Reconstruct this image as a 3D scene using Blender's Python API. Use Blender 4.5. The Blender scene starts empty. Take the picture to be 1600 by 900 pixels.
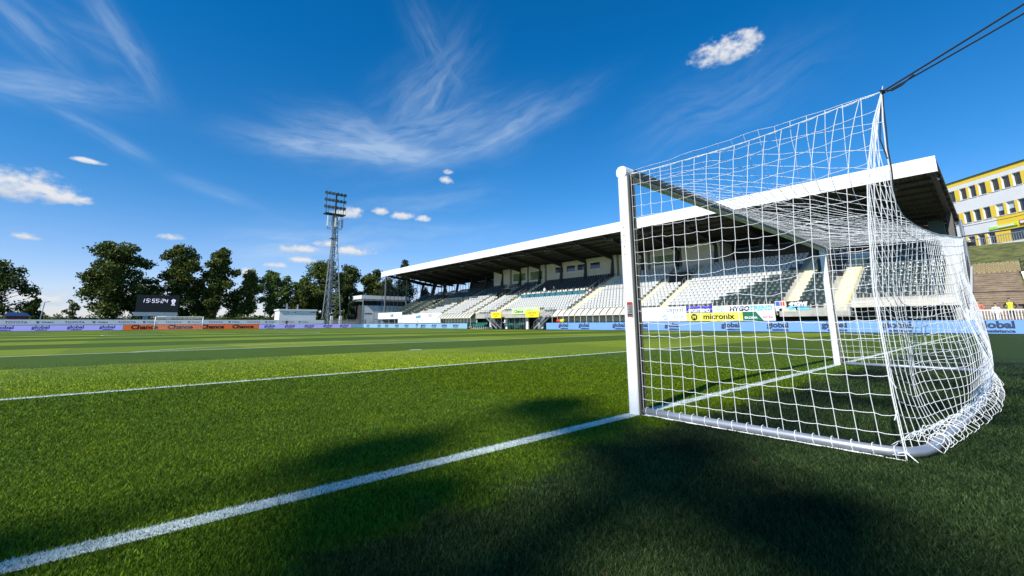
import bpy, bmesh, math, random
import numpy as np
from mathutils import Vector, Matrix, noise
random.seed(7); rng = np.random.default_rng(7)
S = bpy.context.scene; COL = S.collection
R = math.radians
# ---------------------------------------------------------------- camera
CAM = Vector((-3.814, -2.5305, .866)); YAW, PIT, ROL = .718721, .176635, -.0047
fw = Vector((math.sin(YAW)*math.cos(PIT), math.cos(YAW)*math.cos(PIT), math.sin(PIT)))
rt = Vector((math.cos(YAW), -math.sin(YAW), 0)); up = rt.cross(fw)
r2 = math.cos(ROL)*rt + math.sin(ROL)*up; u2 = -math.sin(ROL)*rt + math.cos(ROL)*up
cd = bpy.data.cameras.new('camera'); cam = bpy.data.objects.new('camera', cd); COL.objects.link(cam)
cam.matrix_world = Matrix(((r2.x, u2.x, -fw.x, CAM.x), (r2.y, u2.y, -fw.y, CAM.y), (r2.z, u2.z, -fw.z, CAM.z), (0, 0, 0, 1)))
cd.lens = 36*676.94/1600; cd.shift_y = -(450-384.9)/1600; cd.clip_start = .05; cd.clip_end = 5000
S.camera = cam
S.view_settings.view_transform = 'Standard'; S.view_settings.look = 'None'
S.view_settings.exposure = .30; S.view_settings.gamma = 1
# ---------------------------------------------------------------- sun + sky
SUN_EL = R(42); LIGHT = Vector((.985, .17, 0)).normalized()      # the way the light travels on the ground
sd = bpy.data.lights.new('sun', 'SUN'); sun = bpy.data.objects.new('sun', sd); COL.objects.link(sun)
sd.energy = 4.8; sd.angle = R(.55); sd.color = (1, .95, .86)
ld = Vector((LIGHT.x*math.cos(SUN_EL), LIGHT.y*math.cos(SUN_EL), -math.sin(SUN_EL)))
sun.rotation_euler = ld.to_track_quat('-Z', 'Y').to_euler(); sun.location = (-40, -10, 60)

class NT:
    """small helper for node trees"""
    def __init__(s, tree): s.t = tree; s.n = tree.nodes; s.l = tree.links
    def new(s, typ, **kw):
        n = s.n.new(typ)
        for k, v in kw.items(): setattr(n, k, v)
        return n
    def put(s, sock, v):
        if isinstance(v, bpy.types.NodeSocket): s.l.new(v, sock)
        elif v is not None: sock.default_value = v
    def m(s, op, a, b=None, c=None, clamp=False):
        n = s.new('ShaderNodeMath', operation=op); n.use_clamp = clamp
        s.put(n.inputs[0], a); s.put(n.inputs[1], b); s.put(n.inputs[2], c); return n.outputs[0]
    def mix(s, f, a, b):
        n = s.new('ShaderNodeMix', data_type='RGBA'); s.put(n.inputs[0], f)
        s.put(n.inputs[6], a if isinstance(a, bpy.types.NodeSocket) else (*a, 1)); s.put(n.inputs[7], b if isinstance(b, bpy.types.NodeSocket) else (*b, 1)); return n.outputs[2]
    def noise(s, vec, scale, detail=3, rough=.5, dist=0, out=0):
        n = s.new('ShaderNodeTexNoise'); s.put(n.inputs['Vector'], vec); n.inputs['Scale'].default_value = scale
        n.inputs['Detail'].default_value = detail; n.inputs['Roughness'].default_value = rough; n.inputs['Distortion'].default_value = dist; return n.outputs[out]
    def step(s, x, a, b):
        n = s.new('ShaderNodeMapRange', interpolation_type='SMOOTHSTEP'); s.put(n.inputs[0], x)
        n.inputs[1].default_value = a; n.inputs[2].default_value = b; return n.outputs[0]
    def comb(s, x, y, z=0):
        n = s.new('ShaderNodeCombineXYZ'); s.put(n.inputs[0], x); s.put(n.inputs[1], y); s.put(n.inputs[2], z); return n.outputs[0]

W = bpy.data.worlds.new('World'); S.world = W; W.use_nodes = True
nt = NT(W.node_tree); W.node_tree.nodes.clear()
sky = nt.new('ShaderNodeTexSky', sky_type='NISHITA'); sky.sun_disc = False
sky.sun_elevation = SUN_EL; sky.sun_rotation = math.atan2(-LIGHT.x, -LIGHT.y)
sky.altitude = 500; sky.air_density = 1.0; sky.dust_density = .5; sky.ozone_density = 2.5
geo = nt.new('ShaderNodeTexCoord'); sep = nt.new('ShaderNodeSeparateXYZ'); nt.l.new(geo.outputs['Generated'], sep.inputs[0])
az = nt.m('MULTIPLY', nt.m('ARCTAN2', sep.outputs[0], sep.outputs[1]), 57.2958)
el = nt.m('MULTIPLY', nt.m('ARCSINE', sep.outputs[2]), 57.2958)
gm = nt.new('ShaderNodeGamma'); nt.l.new(sky.outputs[0], gm.inputs[0]); gm.inputs[1].default_value = 1.0
hs = nt.new('ShaderNodeHueSaturation'); hs.inputs['Saturation'].default_value = 1.0; hs.inputs['Value'].default_value = 1.0
nt.l.new(gm.outputs[0], hs.inputs['Color'])
tint = nt.mix(nt.step(el, 2, 36), nt.mix(nt.step(el, -2, 18), (1.35, 1.25, 1.55), (.46, 1.02, 1.42)), (.03, .90, 1.50))
mul = nt.new('ShaderNodeMix', data_type='RGBA', blend_type='MULTIPLY'); mul.inputs[0].default_value = 1; nt.l.new(hs.outputs[0], mul.inputs[6]); nt.l.new(tint, mul.inputs[7]); col = mul.outputs[2]
P3 = nt.comb(az, el, 0)
wob = nt.noise(P3, .12, 3, .5); wob2 = nt.noise(nt.comb(el, az, 3.0), .12, 3, .5)
# cirrus strokes: az, el of both ends (deg), half width, strength
CIR = [((11, 21.2), (31.5, 21.6), 1.7, .75), ((19, 20.9), (37.6, 27.3), 2.6, .42), ((24.5, 24.0), (34, 34), 4.0, .30), ((27.4, 38), (33.5, 30), 2.2, .24),
       ((27.3, 19.9), (48.5, 28), 1.7, .45), ((13.6, 23.6), (27.2, 22), 2.6, .45), ((-6.5, 30), (-.2, 23.2), 1.3, .38), ((-12.5, 27), (-7, 23.1), 1.7, .36),
       ((-13, 20.6), (-2.6, 21.8), 1.7, .4), ((-8.5, 19.9), (-1.2, 17), .7, .35), ((60, 23), (78, 28), 4, .16), ((8, 8.3), (24, 10.2), 2.2, .5),
       ((2.5, 15.2), (9.7, 13.4), .7, .25), ((21.1, 14.3), (37.7, 16.9), 1.6, .22), ((32.4, 23), (46, 27.2), 3.0, .28), ((-9.5, 27), (-3, 25.5), 2.4, .14), ((-16, 2.6), (4, 3.2), 1.6, .55), ((14, 11.5), (40, 12), 2, .2)]
total = None
for (a0, e0), (a1, e1), w, k in CIR:
    L = math.hypot(a1-a0, e1-e0); ux, uy = (a1-a0)/L, (e1-e0)/L; mx, my = (a0+a1)/2, (e0+e1)/2
    dx = nt.m('SUBTRACT', az, mx); dy = nt.m('SUBTRACT', el, my)
    u = nt.m('ADD', nt.m('MULTIPLY', dx, ux), nt.m('MULTIPLY', dy, uy))
    v = nt.m('SUBTRACT', nt.m('MULTIPLY', dy, ux), nt.m('MULTIPLY', dx, uy))
    v = nt.m('ADD', v, nt.m('MULTIPLY', nt.m('SUBTRACT', wob, .5), w*1.1))
    q = nt.m('ADD', nt.m('POWER', nt.m('ABSOLUTE', nt.m('DIVIDE', u, L*.62)), 2.6), nt.m('POWER', nt.m('ABSOLUTE', nt.m('DIVIDE', v, w)), 2.0))
    mask = nt.m('POWER', 2.718, nt.m('MULTIPLY', q, -1.3))
    fib = nt.noise(nt.comb(nt.m('MULTIPLY', u, .16), nt.m('MULTIPLY', v, .8), mx), 1.0, 7, .60, .3)
    a = nt.m('MULTIPLY', nt.m('MULTIPLY', mask, nt.step(fib, .15, .92)), k*1.2)
    total = a if total is None else nt.m('ADD', nt.m('MAXIMUM', total, a), nt.m('MULTIPLY', nt.m('MINIMUM', total, a), .25))
col = nt.mix(nt.m('MINIMUM', total, .55), col, (5.6, 6.9, 8.4))
# small cumulus: az, el, half width, half height (deg)
CUM = [(69.6, 30.5, 3.6, 1.6), (72.3, 31.2, 1.6, 1.2), (-8.6, 11.9, 3.2, 1.7), (-6.2, 11.5, 1.9, .75), (-4.5, 11.5, .62, .45), (-4.8, 15.3, 1.2, .3), (-7.7, 7.7, .9, .36), (2.4, 9, 1.1, .42),
       (20, 13.6, 1.9, .9), (23.8, 14.1, 1.1, .6), (26.7, 13.7, 1.5, .65), (29.2, 13.4, 1.0, .5), (20.9, 8.9, 2.4, .72), (15.3, 7.5, 1.7, .55), (14.5, 8.8, 2.1, .6), (12.3, 6.75, 1.2, .45),
       (32.2, 18.5, .9, .6), (32.5, 19.6, .6, .4), (9.5, 5.8, 1.0, .7), (-7.3, 2.3, 3.2, 1.0), (0.5, 3.0, 2.2, .7), (17.8, 9.6, 1.6, .5)]
cn = nt.noise(nt.comb(az, nt.m('MULTIPLY', el, 1.5), 9.0), .75, 4, .5); cn2 = nt.noise(nt.comb(az, nt.m('MULTIPLY', el, 1.5), 4.0), 1.7, 3, .5)
alpha = None; shade = None
for a, e, w, h in CUM:
    dx = nt.m('DIVIDE', nt.m('SUBTRACT', az, a), w); dy = nt.m('DIVIDE', nt.m('SUBTRACT', el, e), h)
    dyb = nt.m('ADD', dy, nt.m('MULTIPLY', nt.m('MINIMUM', dy, 0), .7))
    d = nt.m('ADD', nt.m('MULTIPLY', dx, dx), nt.m('MULTIPLY', dyb, dyb))
    d = nt.m('ADD', d, nt.m('ADD', nt.m('MULTIPLY', nt.m('SUBTRACT', cn, .5), 3.0), nt.m('MULTIPLY', nt.m('SUBTRACT', cn2, .5), 1.7)))
    al = nt.step(d, 1.7, -.25); sh = nt.m('MULTIPLY', al, nt.step(dy, -.8, .3))
    alpha = al if alpha is None else nt.m('MAXIMUM', alpha, al); shade = sh if shade is None else nt.m('MAXIMUM', shade, sh)
ccol = nt.mix(shade, (4.6, 5.4, 6.6), (7.6, 7.7, 7.9))
col = nt.mix(nt.m('MULTIPLY', alpha, .93), col, ccol)
bg = nt.new('ShaderNodeBackground'); nt.l.new(col, bg.inputs[0]); bg.inputs[1].default_value = .09
wo = nt.new('ShaderNodeOutputWorld'); nt.l.new(bg.outputs[0], wo.inputs[0])

# ---------------------------------------------------------------- materials
MATS = {}
def mat(name, c, rough=.6, var=.12, scale=3., metal=0., bump=0., bscale=40., spec=.5, emit=None, alpha=None, trans=0., streak=0.):
    if name in MATS: return MATS[name]
    M = bpy.data.materials.new(name); M.use_nodes = True; n = NT(M.node_tree); b = M.node_tree.nodes['Principled BSDF']
    tc = n.new('ShaderNodeNewGeometry').outputs['Position']
    f = n.noise(tc, scale, 4, .6)
    cc = n.mix(n.step(f, .25, .75), tuple(x*(1-var) for x in c), tuple(min(1, x*(1+var)) for x in c))
    if streak:
        mp = n.new('ShaderNodeMapping'); n.l.new(tc, mp.inputs[0]); mp.inputs['Scale'].default_value = (3, 3, .25)
        cc = n.mix(n.m('MULTIPLY', n.step(n.noise(mp.outputs[0], 1.2, 4, .65), .5, .8), streak), cc, tuple(x*.55 for x in c))
    n.l.new(cc, b.inputs['Base Color']); b.inputs['Roughness'].default_value = rough; b.inputs['Metallic'].default_value = metal
    b.inputs['Specular IOR Level'].default_value = spec
    if bump:
        bn = n.new('ShaderNodeBump'); bn.inputs['Strength'].default_value = bump; bn.inputs['Distance'].default_value = .02
        n.l.new(n.noise(tc, bscale, 4), bn.inputs['Height']); n.l.new(bn.outputs[0], b.inputs['Normal'])
    if emit: b.inputs['Emission Color'].default_value = (*emit[:3], 1); b.inputs['Emission Strength'].default_value = emit[3]
    if alpha is not None: b.inputs['Alpha'].default_value = alpha
    if trans: b.inputs['Transmission Weight'].default_value = trans
    MATS[name] = M; return M

def leafmat(name, c1, c2):
    M = bpy.data.materials.new(name); M.use_nodes = True; n = NT(M.node_tree); b = M.node_tree.nodes['Principled BSDF']
    g = n.new('ShaderNodeNewGeometry'); f = n.m('ADD', n.m('MULTIPLY', g.outputs['Random Per Island'], .45), n.m('MULTIPLY', n.noise(g.outputs['Position'], .5, 3), .6))
    cc = n.mix(n.step(f, .3, .8), c1, c2); n.l.new(cc, b.inputs['Base Color']); b.inputs['Roughness'].default_value = .55; b.inputs['Specular IOR Level'].default_value = .25
    tr = n.new('ShaderNodeBsdfTranslucent'); n.l.new(cc, tr.inputs[0]); ms = n.new('ShaderNodeMixShader'); ms.inputs[0].default_value = .18
    n.l.new(b.outputs[0], ms.inputs[1]); n.l.new(tr.outputs[0], ms.inputs[2]); n.l.new(ms.outputs[0], M.node_tree.nodes['Material Output'].inputs[0]); return M

def grassmat(name, blade=False):
    """pitch mown in 5.5 m chequers, coarser darker surround beyond the goal line, worn patches"""
    M = bpy.data.materials.new(name); M.use_nodes = True; n = NT(M.node_tree); b = M.node_tree.nodes['Principled BSDF']
    g = n.new('ShaderNodeNewGeometry'); P = g.outputs['Position']; s = n.new('ShaderNodeSeparateXYZ'); n.l.new(P, s.inputs[0]); X, Y = s.outputs[0], s.outputs[1]
    flat = n.comb(X, Y, 0)
    wx = n.m('MULTIPLY', n.m('SUBTRACT', n.noise(flat, 1.5, 3), .5), .25)
    def sq(c, per, off, soft):
        return n.step(n.m('SINE', n.m('MULTIPLY', n.m('ADD', n.m('SUBTRACT', c, off), wx), math.pi/per)), -soft, soft)
    sy = sq(Y, 5.5, 5.5, .06); sx = sq(X, 5.1, -5.4, .08)
    big = n.noise(flat, .35, 4, .6); mid = n.noise(flat, 2.2, 5, .65); fine = n.noise(flat, 38, 5, .8); vf = n.noise(flat, 170, 3, .8)
    dark, lite = (.066, .106, .002), (.190, .245, .010)
    sy = n.m('MULTIPLY', sy, n.step(Y, 0, .05)); c = n.mix(sy, dark, lite)
    c = n.mix(n.m('MULTIPLY', sx, .35), c, (.060, .115, .014))
    c = n.mix(n.m('MULTIPLY', n.step(mid, .46, .78), .42), c, (.14, .19, .004))
    c = n.mix(n.m('MULTIPLY', n.step(big, .5, .75), .3), c, (.035, .075, .008))
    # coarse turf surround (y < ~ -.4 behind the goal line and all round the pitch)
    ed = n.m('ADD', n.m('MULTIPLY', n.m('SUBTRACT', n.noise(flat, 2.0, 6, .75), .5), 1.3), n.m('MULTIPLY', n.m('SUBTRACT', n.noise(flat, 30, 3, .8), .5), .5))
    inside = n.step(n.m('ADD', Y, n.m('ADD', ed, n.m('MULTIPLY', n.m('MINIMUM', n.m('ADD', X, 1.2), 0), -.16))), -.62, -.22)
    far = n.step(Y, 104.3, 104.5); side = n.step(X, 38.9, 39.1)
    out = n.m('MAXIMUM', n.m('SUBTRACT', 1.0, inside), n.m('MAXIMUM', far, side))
    tc = n.mix(n.step(mid, .3, .7), (.018, .034, .010), (.036, .060, .018)); tc = n.mix(n.step(n.noise(flat, .55, 3, .5), .46, .62), tc, (.008, .017, .007)); tc = n.mix(n.step(X, 8, 16), tc, (.030, .058, .012))  # dark turf; the near-black noise patches also paint in foreground shade
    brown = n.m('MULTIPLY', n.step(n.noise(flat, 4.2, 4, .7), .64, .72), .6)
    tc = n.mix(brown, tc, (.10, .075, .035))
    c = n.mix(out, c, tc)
    # value speckle of the blades
    k = n.m('ADD', n.m('MULTIPLY', n.step(fine, .3, .7), .75), n.m('MULTIPLY', n.step(vf, .3, .7), .55)); k = n.m('ADD', k, .38)
    if blade: k = n.m('ADD', n.m('MULTIPLY', n.m('POWER', g.outputs['Random Per Island'], 2.0), 3.0), .55)
    hv = n.new('ShaderNodeHueSaturation'); n.l.new(c, hv.inputs['Color']); n.put(hv.inputs['Value'], k)
    c = hv.outputs[0]
    if blade:   # paint on the blades of the goal line and the six-yard line
        la = n.m('SUBTRACT', .062, n.m('ABSOLUTE', n.m('ADD', Y, n.m('MULTIPLY', n.m('SUBTRACT', n.noise(flat, 20, 2), .5), .04))))
        lb = n.m('SUBTRACT', .062, n.m('ABSOLUTE', n.m('SUBTRACT', Y, 5.5)))
        ln = n.step(n.m('MAXIMUM', la, lb), -.006, .008)
        c = n.mix(n.m('MULTIPLY', ln, n.step(g.outputs['Random Per Island'], .12, .3)), c, (.62, .68, .66))
    n.l.new(c, b.inputs['Base Color']); b.inputs['Roughness'].default_value = .62; b.inputs['Specular IOR Level'].default_value = .10
    if not blade:
        bn = n.new('ShaderNodeBump'); bn.inputs['Strength'].default_value = .55; bn.inputs['Distance'].default_value = .03
        n.l.new(n.m('ADD', fine, n.m('MULTIPLY', vf, .6)), bn.inputs['Height']); n.l.new(bn.outputs[0], b.inputs['Normal'])
    else:
        tr = n.new('ShaderNodeBsdfTranslucent'); n.l.new(c, tr.inputs[0]); ms = n.new('ShaderNodeMixShader'); ms.inputs[0].default_value = .25
        n.l.new(b.outputs[0], ms.inputs[1]); n.l.new(tr.outputs[0], ms.inputs[2]); n.l.new(ms.outputs[0], M.node_tree.nodes['Material Output'].inputs[0])
    return M

WHITE = mat('white_paint', (.78, .78, .765), .42, .06, 7, streak=.10)
FASCIA = mat('fascia_white', (.78, .78, .78), .5, .05, .4, streak=.12)
ALU = mat('galvanised', (.42, .44, .46), .35, .08, metal=.6)
STEEL = mat('dark_steel', (.045, .045, .045), .55, .2)
SEATW = mat('seat_white', (.50, .50, .475), .35, .06, scale=8)
SEATD = mat('seat_dark', (.030, .050, .045), .28, .15, scale=8)
SEATK = mat('seat_black', (.012, .014, .014), .35, .15)
SEATG = mat('seat_green', (.02, .14, .10), .35, .15)
CONC = mat('concrete', (.42, .40, .35), .85, .15, 1.5, bump=.3, streak=.4)
CREAM = mat('cream_concrete', (.62, .58, .42), .8, .12, 2)
BLACK = mat('black', (.008, .008, .009), .5, .2)
GLASSD = mat('dark_glass', (.02, .025, .03), .08, .1, spec=.9)
PLASTER = mat('plaster', (.66, .64, .55), .8, .06, .7, streak=.2)
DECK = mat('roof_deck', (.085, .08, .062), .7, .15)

# ---------------------------------------------------------------- mesh helpers
class MB:
    def __init__(s): s.v = []; s.f = []; s.mi = []; s.cur = 0
    def face(s, pts):
        i = len(s.v); s.v += [tuple(p) for p in pts]; s.f.append(tuple(range(i, i+len(pts)))); s.mi.append(s.cur); return s
    def box(s, x0, x1, y0, y1, z0, z1):
        if x0 > x1: x0, x1 = x1, x0
        if y0 > y1: y0, y1 = y1, y0
        if z0 > z1: z0, z1 = z1, z0
        i = len(s.v); s.v += [(x, y, z) for z in (z0, z1) for x, y in ((x0, y0), (x1, y0), (x1, y1), (x0, y1))]
        for q in ((3, 2, 1, 0), (4, 5, 6, 7), (0, 1, 5, 4), (1, 2, 6, 5), (2, 3, 7, 6), (3, 0, 4, 7)): s.f.append(tuple(i+k for k in q)); s.mi.append(s.cur)
        return s
    def beam(s, p, q, w, h=None, upv=(0, 0, 1)):
        h = h or w; p, q = Vector(p), Vector(q); d = (q-p).normalized(); a = d.cross(Vector(upv))
        if a.length < 1e-4: a = d.cross(Vector((1, 0, 0)))
        a.normalize(); b = a.cross(d).normalized(); i = len(s.v)
        for c in (p, q):
            for x, y in ((-1, -1), (1, -1), (1, 1), (-1, 1)): s.v.append(tuple(c+a*(x*w/2)+b*(y*h/2)))
        for k in ((0, 1, 2, 3), (7, 6, 5, 4), (0, 4, 5, 1), (1, 5, 6, 2), (2, 6, 7, 3), (3, 7, 4, 0)): s.f.append(tuple(i+j for j in k)); s.mi.append(s.cur)
        return s
    def tube(s, pts, r, n=8, cap=True):
        pts = [Vector(p) for p in pts]; rr = r if isinstance(r, (list, tuple)) else [r]*len(pts); rings = []; prev = None
        for k, p in enumerate(pts):
            d = (pts[min(k+1, len(pts)-1)]-pts[max(k-1, 0)]).normalized()
            a = prev - d*prev.dot(d) if prev is not None else d.cross(Vector((0, 0, 1)) if abs(d.z) < .9 else Vector((1, 0, 0)))
            a.normalize(); prev = a; b = d.cross(a); i = len(s.v); rings.append(i)
            for j in range(n):
                t = 2*math.pi*j/n; s.v.append(tuple(p+(a*math.cos(t)+b*math.sin(t))*rr[k]))
        for i, j in zip(rings, rings[1:]):
            for k in range(n): s.f.append((i+k, i+(k+1) % n, j+(k+1) % n, j+k)); s.mi.append(s.cur)
        if cap and n > 3: s.f.append(tuple(rings[0]+k for k in reversed(range(n)))); s.f.append(tuple(rings[-1]+k for k in range(n))); s.mi += [s.cur, s.cur]
        return s
    def poly(s, pts2, fn, d):
        """extrude a 2D outline: fn(a,b,t) -> xyz, t in {0,d}"""
        i = len(s.v); n = len(pts2)
        for t in (0, d): s.v += [tuple(fn(a, b, t)) for a, b in pts2]
        s.f.append(tuple(i+k for k in range(n))); s.f.append(tuple(i+n+k for k in reversed(range(n)))); s.mi += [s.cur, s.cur]
        for k in range(n): s.f.append((i+k, i+n+k, i+n+(k+1) % n, i+(k+1) % n)); s.mi.append(s.cur)
        return s
    def build(s, name, mats, parent=None, label=None, smooth=False, loc=None, kind=None, recalc=True):
        me = bpy.data.meshes.new(name); o = bpy.data.objects.new(name, me); COL.objects.link(o)
        org = Vector((0, 0, 0))
        q = parent
        while q is not None: org += q.location; q = q.parent
        if parent is not None: o.parent = parent
        if loc is not None: o.location = Vector(loc)-org
        off = Vector(loc) if loc is not None else org
        V = np.array(s.v, dtype=np.float32)-np.array(off, dtype=np.float32)
        me.from_pydata(V.tolist(), [], s.f)
        for m in (mats if isinstance(mats, (list, tuple)) else [mats]): me.materials.append(m)
        if any(s.mi): me.polygons.foreach_set('material_index', s.mi)
        if smooth: me.polygons.foreach_set('use_smooth', [True]*len(me.polygons))
        if recalc and len(s.f) < 20000:
            bm = bmesh.new(); bm.from_mesh(me); bmesh.ops.recalc_face_normals(bm, faces=bm.faces); bm.to_mesh(me); bm.free()
        me.update()
        if label: o['label'] = label
        if kind: o['kind'] = kind
        return o
def tag(o, label, cat, group=None):
    o['label'] = label; o['category'] = cat
    if group: o['group'] = group
    return o
def thing(name, label, cat, loc=(0, 0, 0), group=None):
    o = bpy.data.objects.new(name, None); COL.objects.link(o); o.location = loc; o.empty_display_size = .3
    return tag(o, label, cat, group)
def bevel(o, w, seg=2):
    m = o.modifiers.new('bevel', 'BEVEL'); m.width = w; m.segments = seg; m.limit_method = 'ANGLE'
def world_loc(o):
    q = o; v = Vector((0, 0, 0))
    while q is not None: v += q.location; q = q.parent
    return v

def text_mesh(txt, size, pos, right, normal, bold=0., shear=0., align='CENTER', sx=1.):
    """lettering as world-space verts/faces, standing upright and facing `normal`"""
    c = bpy.data.curves.new('t', 'FONT'); c.body = txt; c.size = size; c.offset = bold; c.shear = shear; c.align_x = align; c.align_y = 'BOTTOM_BASELINE'
    c.resolution_u = 3; c.fill_mode = 'FRONT'; o = bpy.data.objects.new('t', c); COL.objects.link(o)
    dg = bpy.context.evaluated_depsgraph_get(); me = bpy.data.meshes.new_from_object(o.evaluated_get(dg))
    right, normal, pos = Vector(right), Vector(normal), Vector(pos); upv = Vector((0, 0, 1))
    V = [tuple(pos+right*(v.co.x*sx)+upv*v.co.y) for v in me.vertices]; F = [tuple(p.vertices) for p in me.polygons]
    bpy.data.objects.remove(o); bpy.data.curves.remove(c); bpy.data.meshes.remove(me); return V, F
def letter(parent, mat_, items, name='lettering'):
    """items: (txt,size,pos,right,normal,kwargs)"""
    mb = MB()
    for it in items:
        kw = it[5] if len(it) > 5 else {}
        V, F = text_mesh(*it[:5], **kw); i = len(mb.v); mb.v += V; mb.f += [tuple(i+k for k in f) for f in F]; mb.mi += [0]*len(F)
    return mb.build(name, mat_, parent, recalc=False)

# ---------------------------------------------------------------- ground
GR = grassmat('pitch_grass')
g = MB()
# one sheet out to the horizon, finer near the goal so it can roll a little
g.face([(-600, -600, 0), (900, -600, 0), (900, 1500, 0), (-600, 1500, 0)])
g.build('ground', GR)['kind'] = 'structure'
LINE = mat('line_paint', (.55, .62, .56), .8, .25, 18, bump=.5, bscale=60)
def line(pts, name='pitch_line', w=.12, z=.005):
    m = MB()
    for (x0, y0), (x1, y1) in zip(pts, pts[1:]):
        d = Vector((x1-x0, y1-y0, 0)); n_ = Vector((-d.y, d.x, 0)).normalized()*w/2
        m.face([(x0-n_.x, y0-n_.y, z), (x1-n_.x, y1-n_.y, z), (x1+n_.x, y1+n_.y, z), (x0+n_.x, y0+n_.y, z)])
    m.build(name, LINE, recalc=False)['kind'] = 'structure'
L = 103.
line([(-30.34, 0), (37.66, 0)])
line([(-5.5, 5.5), (12.82, 5.5)], z=.006)
for x in (-5.5, 12.82): line([(x, .06), (x, 5.44)])
line([(-16.5, 16.5), (23.82, 16.5)], z=.006)
for x in (-16.5, 23.82): line([(x, .06), (x, 16.44)])
line([(3.66+9.15*math.cos(a), 11+9.15*math.sin(a)) for a in [R(37+106*k/40) for k in range(41)]], z=.007)
line([(3.66-.22, 11), (3.66+.22, 11)], 'penalty_spot', .22, .009)
line([(-30.34, L/2), (37.66, L/2)]); line([(3.66+9.15*math.cos(R(k*6)), L/2+9.15*math.sin(R(k*6))) for k in range(61)], z=.008)
line([(37.66, .06), (37.66, L-.06)], z=.008)
line([(-30.34, L), (37.5, L)]); line([(-16.5, L-16.5), (23.82, L-16.5)], z=.006); line([(-5.5, L-5.5), (12.82, L-5.5)], z=.006)

# grass blades close to the camera (uncountable: one object)
def blades():
    pts = []
    N = 1100000
    u = rng.random(N); rad = 1.0*(15/1.0)**u           # log-uniform radius -> density ~ 1/r^2
    ang = YAW + (rng.random(N)-.5)*R(112)
    keep = rng.random(N) < np.clip((15-rad)/8, 0, 1); rad, ang = rad[keep], ang[keep]; N = len(rad)
    x = CAM.x+rad*np.sin(ang); y = CAM.y+rad*np.cos(ang)
    sc = np.clip(rad/4.0, 1, 2.2)
    h = (.009+.011*rng.random(N))*np.where(y < -.45, 1.25, 1.0)*(1+.25*(sc-1)); w = .0024*sc*(.7+.6*rng.random(N))
    th = rng.random(N)*2*np.pi; lean = rng.normal(0, .55, (N, 2))*h[:, None]
    dx, dy = np.cos(th)*w, np.sin(th)*w
    V = np.empty((N, 3, 3), np.float32)
    V[:, 0] = np.stack([x-dx, y-dy, np.full(N, .0)], 1); V[:, 1] = np.stack([x+dx, y+dy, np.full(N, .0)], 1)
    V[:, 2] = np.stack([x+lean[:, 0], y+lean[:, 1], h], 1)
    me = bpy.data.meshes.new('grass_blades'); me.vertices.add(N*3); me.vertices.foreach_set('co', V.ravel())
    me.loops.add(N*3); me.loops.foreach_set('vertex_index', np.arange(N*3, dtype=np.int32))
    me.polygons.add(N); me.polygons.foreach_set('loop_start', np.arange(0, N*3, 3, dtype=np.int32)); me.polygons.foreach_set('loop_total', np.full(N, 3, np.int32))
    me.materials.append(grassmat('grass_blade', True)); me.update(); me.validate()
    o = bpy.data.objects.new('grass_blades', me); COL.objects.link(o); o['kind'] = 'stuff'
    tag(o, 'short green grass blades covering the near part of the pitch', 'grass')
blades()

# far hill
hm = MB(); HILL = mat('hill_wood', (.02, .035, .03), .9, .4, .05)
prev = None
for k in range(121):
    a = R(-100+k*1.9); r_ = 420; hh = 7+3*noise.noise(Vector((k*.13, 0, 0)))+1.2*noise.noise(Vector((k*.9, 3, 0)))
    if a > R(25): hh += 2
    cur = [(CAM.x+r_*math.sin(a), CAM.y+r_*math.cos(a), -.5), (CAM.x+(r_+40)*math.sin(a), CAM.y+(r_+40)*math.cos(a), hh), (CAM.x+(r_+160)*math.sin(a), CAM.y+(r_+160)*math.cos(a), hh+2)]
    if prev:
        hm.face([prev[0], cur[0], cur[1], prev[1]]); hm.face([prev[1], cur[1], cur[2], prev[2]])
    prev = cur
hm.build('wooded_hill', HILL)['kind'] = 'structure'

# ---------------------------------------------------------------- the goal
NETM = mat('net_white', (.86, .86, .84), .7, .05, 30)
GDARK = mat('goal_groove', (.09, .085, .06), .5, .15)
def rrect(w, d, r, n=4):
    pts = []
    for cx, cy, a0 in ((w/2-r, d/2-r, 0), (-w/2+r, d/2-r, 90), (-w/2+r, -d/2+r, 180), (w/2-r, -d/2+r, 270)):
        for k in range(n+1): a = R(a0+90*k/n); pts.append((cx+r*math.cos(a), cy+r*math.sin(a)))
    return pts
goal = thing('football_goal', 'large white football goal at right with silver ground frame and white net', 'goal', (0, 0, 0))
# post: rounded profile, goal mouth on +y side; dark net groove at the back
def post(x):
    m = MB(); m.poly(rrect(.118, .12, .03), lambda a, b, t: (x+a, b, t), 2.40)
    o = m.build('post', WHITE, goal, smooth=False)
    m = MB(); m.box(x-.042, x+.042, -.068, -.0605, 0, 2.40); m.box(x-.05, x-.042, -.082, -.0605, 0, 2.40); m.box(x+.042, x+.05, -.082, -.0605, 0, 2.40)
    m.build('net_groove', GDARK, o)
    return o
p0 = post(0); p1 = post(7.32)
m = MB(); m.poly(rrect(.124, .124, .05), lambda a, b, t: (t-.0615, a, 2.44+b), 7.32+.123)
cb = m.build('crossbar', WHITE, goal)
m = MB(); m.box(.07, 7.25, -.0765, -.0605, 2.405, 2.475); m.build('net_groove', GDARK, cb)
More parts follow.
